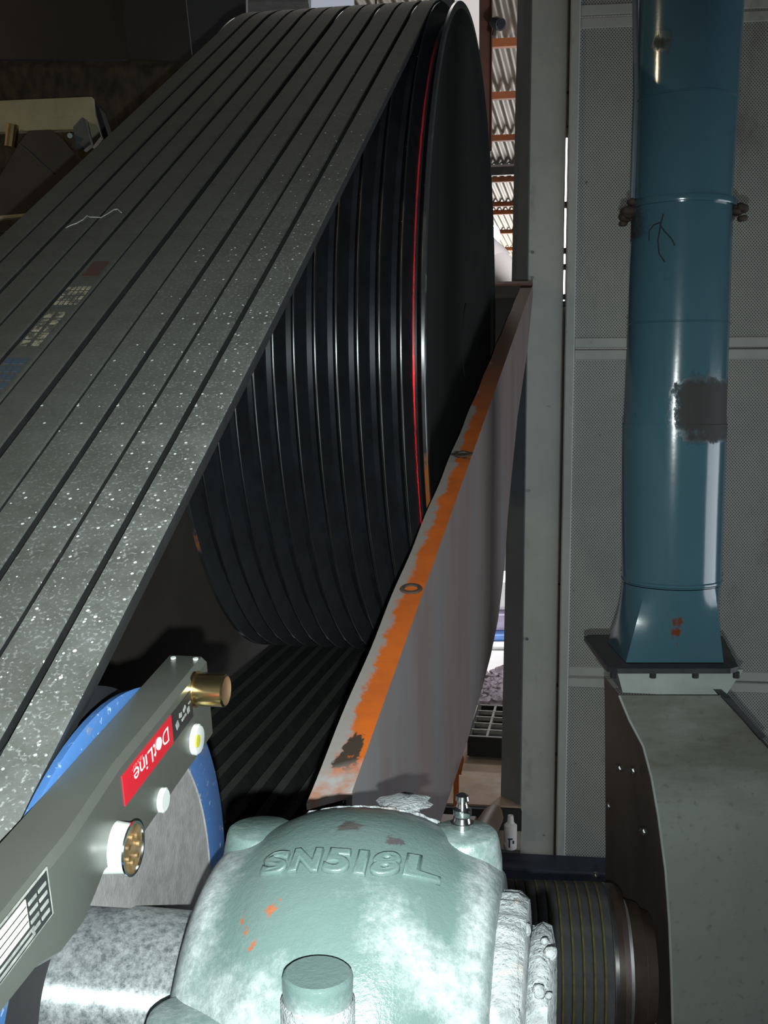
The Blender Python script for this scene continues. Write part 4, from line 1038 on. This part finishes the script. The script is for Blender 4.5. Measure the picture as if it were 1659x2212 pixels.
mb = MB(); mb.tube([at_Y(1015, 1862, 2.33), at_Y(1036, 1820, 2.42)], .034, 18); mb.build('coupling', m_grime, pb, True, .5)
bt_ = empty('spray_can', at_Y(1102, 1830, 2.62), 'white can with dark print standing in the pit', 'can')
c0_ = at_Y(1102, 1832, 2.62); c1_ = at_Y(1106, 1772, 2.62)
mb = MB(); mb.lathe([(0, 0), (0, .0155), (.001, .0165), (.060, .0165), (.066, .010), (.067, 0)], c0_, Z, A, D, 20); mb.build('body', m_white, bt_, True, .6)
mb = MB(); mb.box(c0_ + Vector((-.002, -.0165, .030)), .012, .0008, .004); mb.box(c0_ + Vector((-.004, -.0165, .018)), .004, .0008, .020); mb.box(c0_ + Vector((.006, -.0165, .022)), .004, .0008, .008); mb.build('print', m_dark, bt_)
mb = MB(); mb.lathe([(.066, .0), (.066, .009), (.085, .007), (.085, 0)], c0_, Z, A, D, 16); mb.build('lid', m_white, bt_, True, .5)
pk = MB(); pk.box(at_Y(985, 1790, 2.60), .10, .06, .05, A, D, Z, .004); tag(pk.build('pit_bracket', m_pipebrown), 'brown steel bracket in the pit left of the pipe elbow', 'bracket')
# slab edge timber/steel
se = MB(); se.prism([edge_l - ed*.3 + Vector((0, -.02, -.005)), edge_r + Vector((0, -.02, -.005)), edge_r + Vector((0, -.02, -.06)), edge_l - ed*.3 + Vector((0, -.02, -.06))], Vector((0, .02, 0))); tag(se.build('trim_2', m_dark), 'black steel edge of the slab', None, None, 'structure')
# bright yard goods beyond the slab
def yb_(name, x0, y0, x1, y1, Y, mat, label, cat, bev=.02):
    a_, b_ = at_Y(x0, y1, Y), at_Y(x1, y0, Y); mb = MB(); mb.box((a_ + b_)/2, b_.x - a_.x, .22, b_.z - a_.z, bev=bev); return tag(mb.build(name, mat), label, cat)
m_sack = simple('white_sack', (.85, .84, .84), (.7, .69, .70), 9, .8, 0, .4)
yb_('white_sack', 1020, 1396, 1110, 1432, 4.95, m_sack, 'lowest white sack of the bright stack in the yard', 'sack')
yb_('white_sack', 1030, 1378, 1110, 1394, 4.97, m_sack, 'thin white sack just under the blue tarpaulin', 'sack')
yb_('blue_tarpaulin', 1030, 1353, 1112, 1377, 5.0, m_tarp, 'blue tarpaulin folded on the white sacks', 'tarpaulin')
yb_('lilac_sack', 1040, 1310, 1112, 1352, 5.0, simple('lilac_sack', (.55, .50, .66), (.4, .36, .5), 20, .8, 0, .5), 'crumpled lilac sack above the blue tarpaulin', 'sack')
yb_('white_sack', 1050, 1240, 1112, 1309, 5.0, m_sack, 'topmost white sack of the bright stack in the yard', 'sack')
yb_('brown_timber', 1015, 1433, 1105, 1452, 4.7, m_pipebrown, 'brown timber baulk under the white sacks', 'timber')
rb_ = MB(); rnd = random.Random(8)
for k in range(90):
    x = rnd.uniform(1000, 1110); y = rnd.uniform(1452, 1522); p = at_Y(x, y, 3.85 + (1522 - y)*.008); r_ = rnd.uniform(.018, .04)
    rb_.lathe([(-r_, 0), (-r_*.6, r_*.8), (0, r_), (r_*.6, r_*.7), (r_, 0)], p, Vector((rnd.uniform(-1,1), rnd.uniform(-1,1), 1)).normalized(), A, D, 7, 0, 2*PI, lumpy(k, r_*.2))
tag(rb_.build('rubble', m_rubble), 'grey purple rubble heaped behind the floor grate', 'rubble', None, 'stuff')
hl = MB(); hl.box(at_Y(1036, 1522, 3.95), .045, .03, .020, bev=.008); tag(hl.build('hand_lamp', emit('hand_lamp_glow', (1, .9, .7), 8.0)), 'small glowing lamp behind the floor grate', 'lamp')

# ------------------------------------------------------------------ dark machine at upper left
bm_ = empty('dark_machine', at_Y(150, 130, 2.6), 'large black machine body at the upper left', 'machine')
mb = MB(); a_, b_ = at_Y(-400, 128, 2.6), at_Y(285, -300, 2.6); mb.box((a_ + b_)/2 + Vector((0, .3, 0)), b_.x - a_.x, .6, b_.z - a_.z); mb.build('body', m_black_machine, bm_)
mb = MB(); a_, b_ = at_Y(285, 120, 2.6), at_Y(405, -300, 2.6)
mb.prism([at_Y(279, 150, 2.585), at_Y(430, 150, 2.585), at_Y(414, 117, 2.585), at_Y(385, -150, 2.585), at_Y(250, -150, 2.585)], Vector((0, .01, 0))); mb.build('side_panel', m_dark, bm_)
lg = MB(); a_, b_ = at_Y(-400, 470, 2.45), at_Y(420, 126, 2.45); lg.box((a_ + b_)/2 + Vector((0, .1, 0)), b_.x - a_.x, .2, b_.z - a_.z, bev=.02); tag(lg.build('lagging', m_fuzz), 'dark matted lagging blanket under the black machine', 'lagging')
gw_ = MB(); a_, b_ = at_Y(300, 700, 3.6), at_Y(530, -250, 3.6); gw_.box((a_ + b_)/2, b_.x - a_.x, .05, b_.z - a_.z); tag(gw_.build('wall_inner', m_greywall), 'grey sheet wall behind the belts at the top', None, None, 'structure')
bk = MB(); bk.box(Vector((-3.9, 6.4, 1.9)), 6.0, .1, 5.5); tag(bk.build('wall_left', simple('dark_back_wall', (.05, .048, .045), (.035, .033, .03), 3, .9)), 'dark back wall left of the wheel', None, None, 'structure')
cy = 2.2
ch_ = empty('beige_channel', at_Y(100, 300, cy), 'beige steel channel with a folded end at the left edge', 'channel')
def q4(name, pts, mat, par, dep=.02, Y=cy):
    mb = MB(); mb.prism([at_Y(x, y, Y) for x, y in pts], Vector((0, dep, 0))); return mb.build(name, mat, par)
q4('top_web', ((-150, 224), (198, 209), (205, 252), (188, 258), (-150, 272)), m_beige, ch_)
q4('end_leg', ((186, 248), (204, 246), (218, 294), (199, 318)), m_beige, ch_, .02, cy - .002)
q4('lower_lip', ((-150, 272), (180, 258), (160, 279), (-150, 290)), m_beige, ch_, .02, cy - .012)
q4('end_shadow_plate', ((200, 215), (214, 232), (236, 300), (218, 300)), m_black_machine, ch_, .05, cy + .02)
br = empty('grey_clip', at_Y(170, 325, cy - .02), 'grey folded clip under the end of the beige channel', 'clip')
q4('clip_face', ((158, 274), (178, 253), (185, 258), (196, 312), (180, 324), (165, 320)), m_dullgrey, br, .02, cy - .03)
mb = MB(); mb.cyl(at_Y(150, 292, cy - .02), at_Y(151, 293, cy - .04), .005, n=10); mb.build('stud', m_dullgrey, br)
el = MB(); secs = []
for i in range(9):
    t = i/8; an = -1.0 + 2.0*t; c0 = at_Y(45 + 95*t, 290 + 0*t, cy - .05); 
    secs.append([at_Y(42 + 60*t + 0, 310 - 40*math.sin(PI*t*.8) , cy - .02 - .05*math.sin(PI*t)), at_Y(-15 + 175*t, 345 + 0*t - 8*math.sin(PI*t), cy - .03 - .05*math.sin(PI*t)), at_Y(40 + 160*t*.7, 400 + 25*t, cy - .04 - .05*math.sin(PI*t)), at_Y(-10 + 150*t, 500, cy + .02)])
el.loft(secs, False, False); 
ebw = empty('dark_elbow', at_Y(80, 480, cy), 'dark curved sheet elbow under the beige channel', 'duct')
q4('sheet', ((40, 312), (62, 282), (110, 280), (135, 300), (175, 350), (140, 395), (100, 460), (10, 500), (-60, 480), (0, 380)), simple('dark_brown_sheet', (.065, .055, .045), (.045, .038, .032), 9, .4), ebw, .06, cy - .05)
mb = MB(); mb.tube([at_Y(40, 310, cy - .052), at_Y(62, 328, cy - .053), at_Y(85, 350, cy - .053), at_Y(112, 373, cy - .052)], .0014, 6); mb.build('bright_seam', m_steel, ebw)
rl = MB(); a_ = at_Y(-60, 478, cy - .08); b_ = at_Y(55, 468, cy - .08); rl.tube([a_, b_], .006, 10); tag(rl.build('beige_rail', m_beige), 'thin beige rail behind the left belt edge', 'rail')
ro = MB(); ro.tube([at_Y(28, 270, cy - .03), at_Y(22, 318, cy - .03)], .012, 14); tag(ro.build('brass_rod', m_brass), 'short bright brass rod hanging under the beige channel', 'rod')
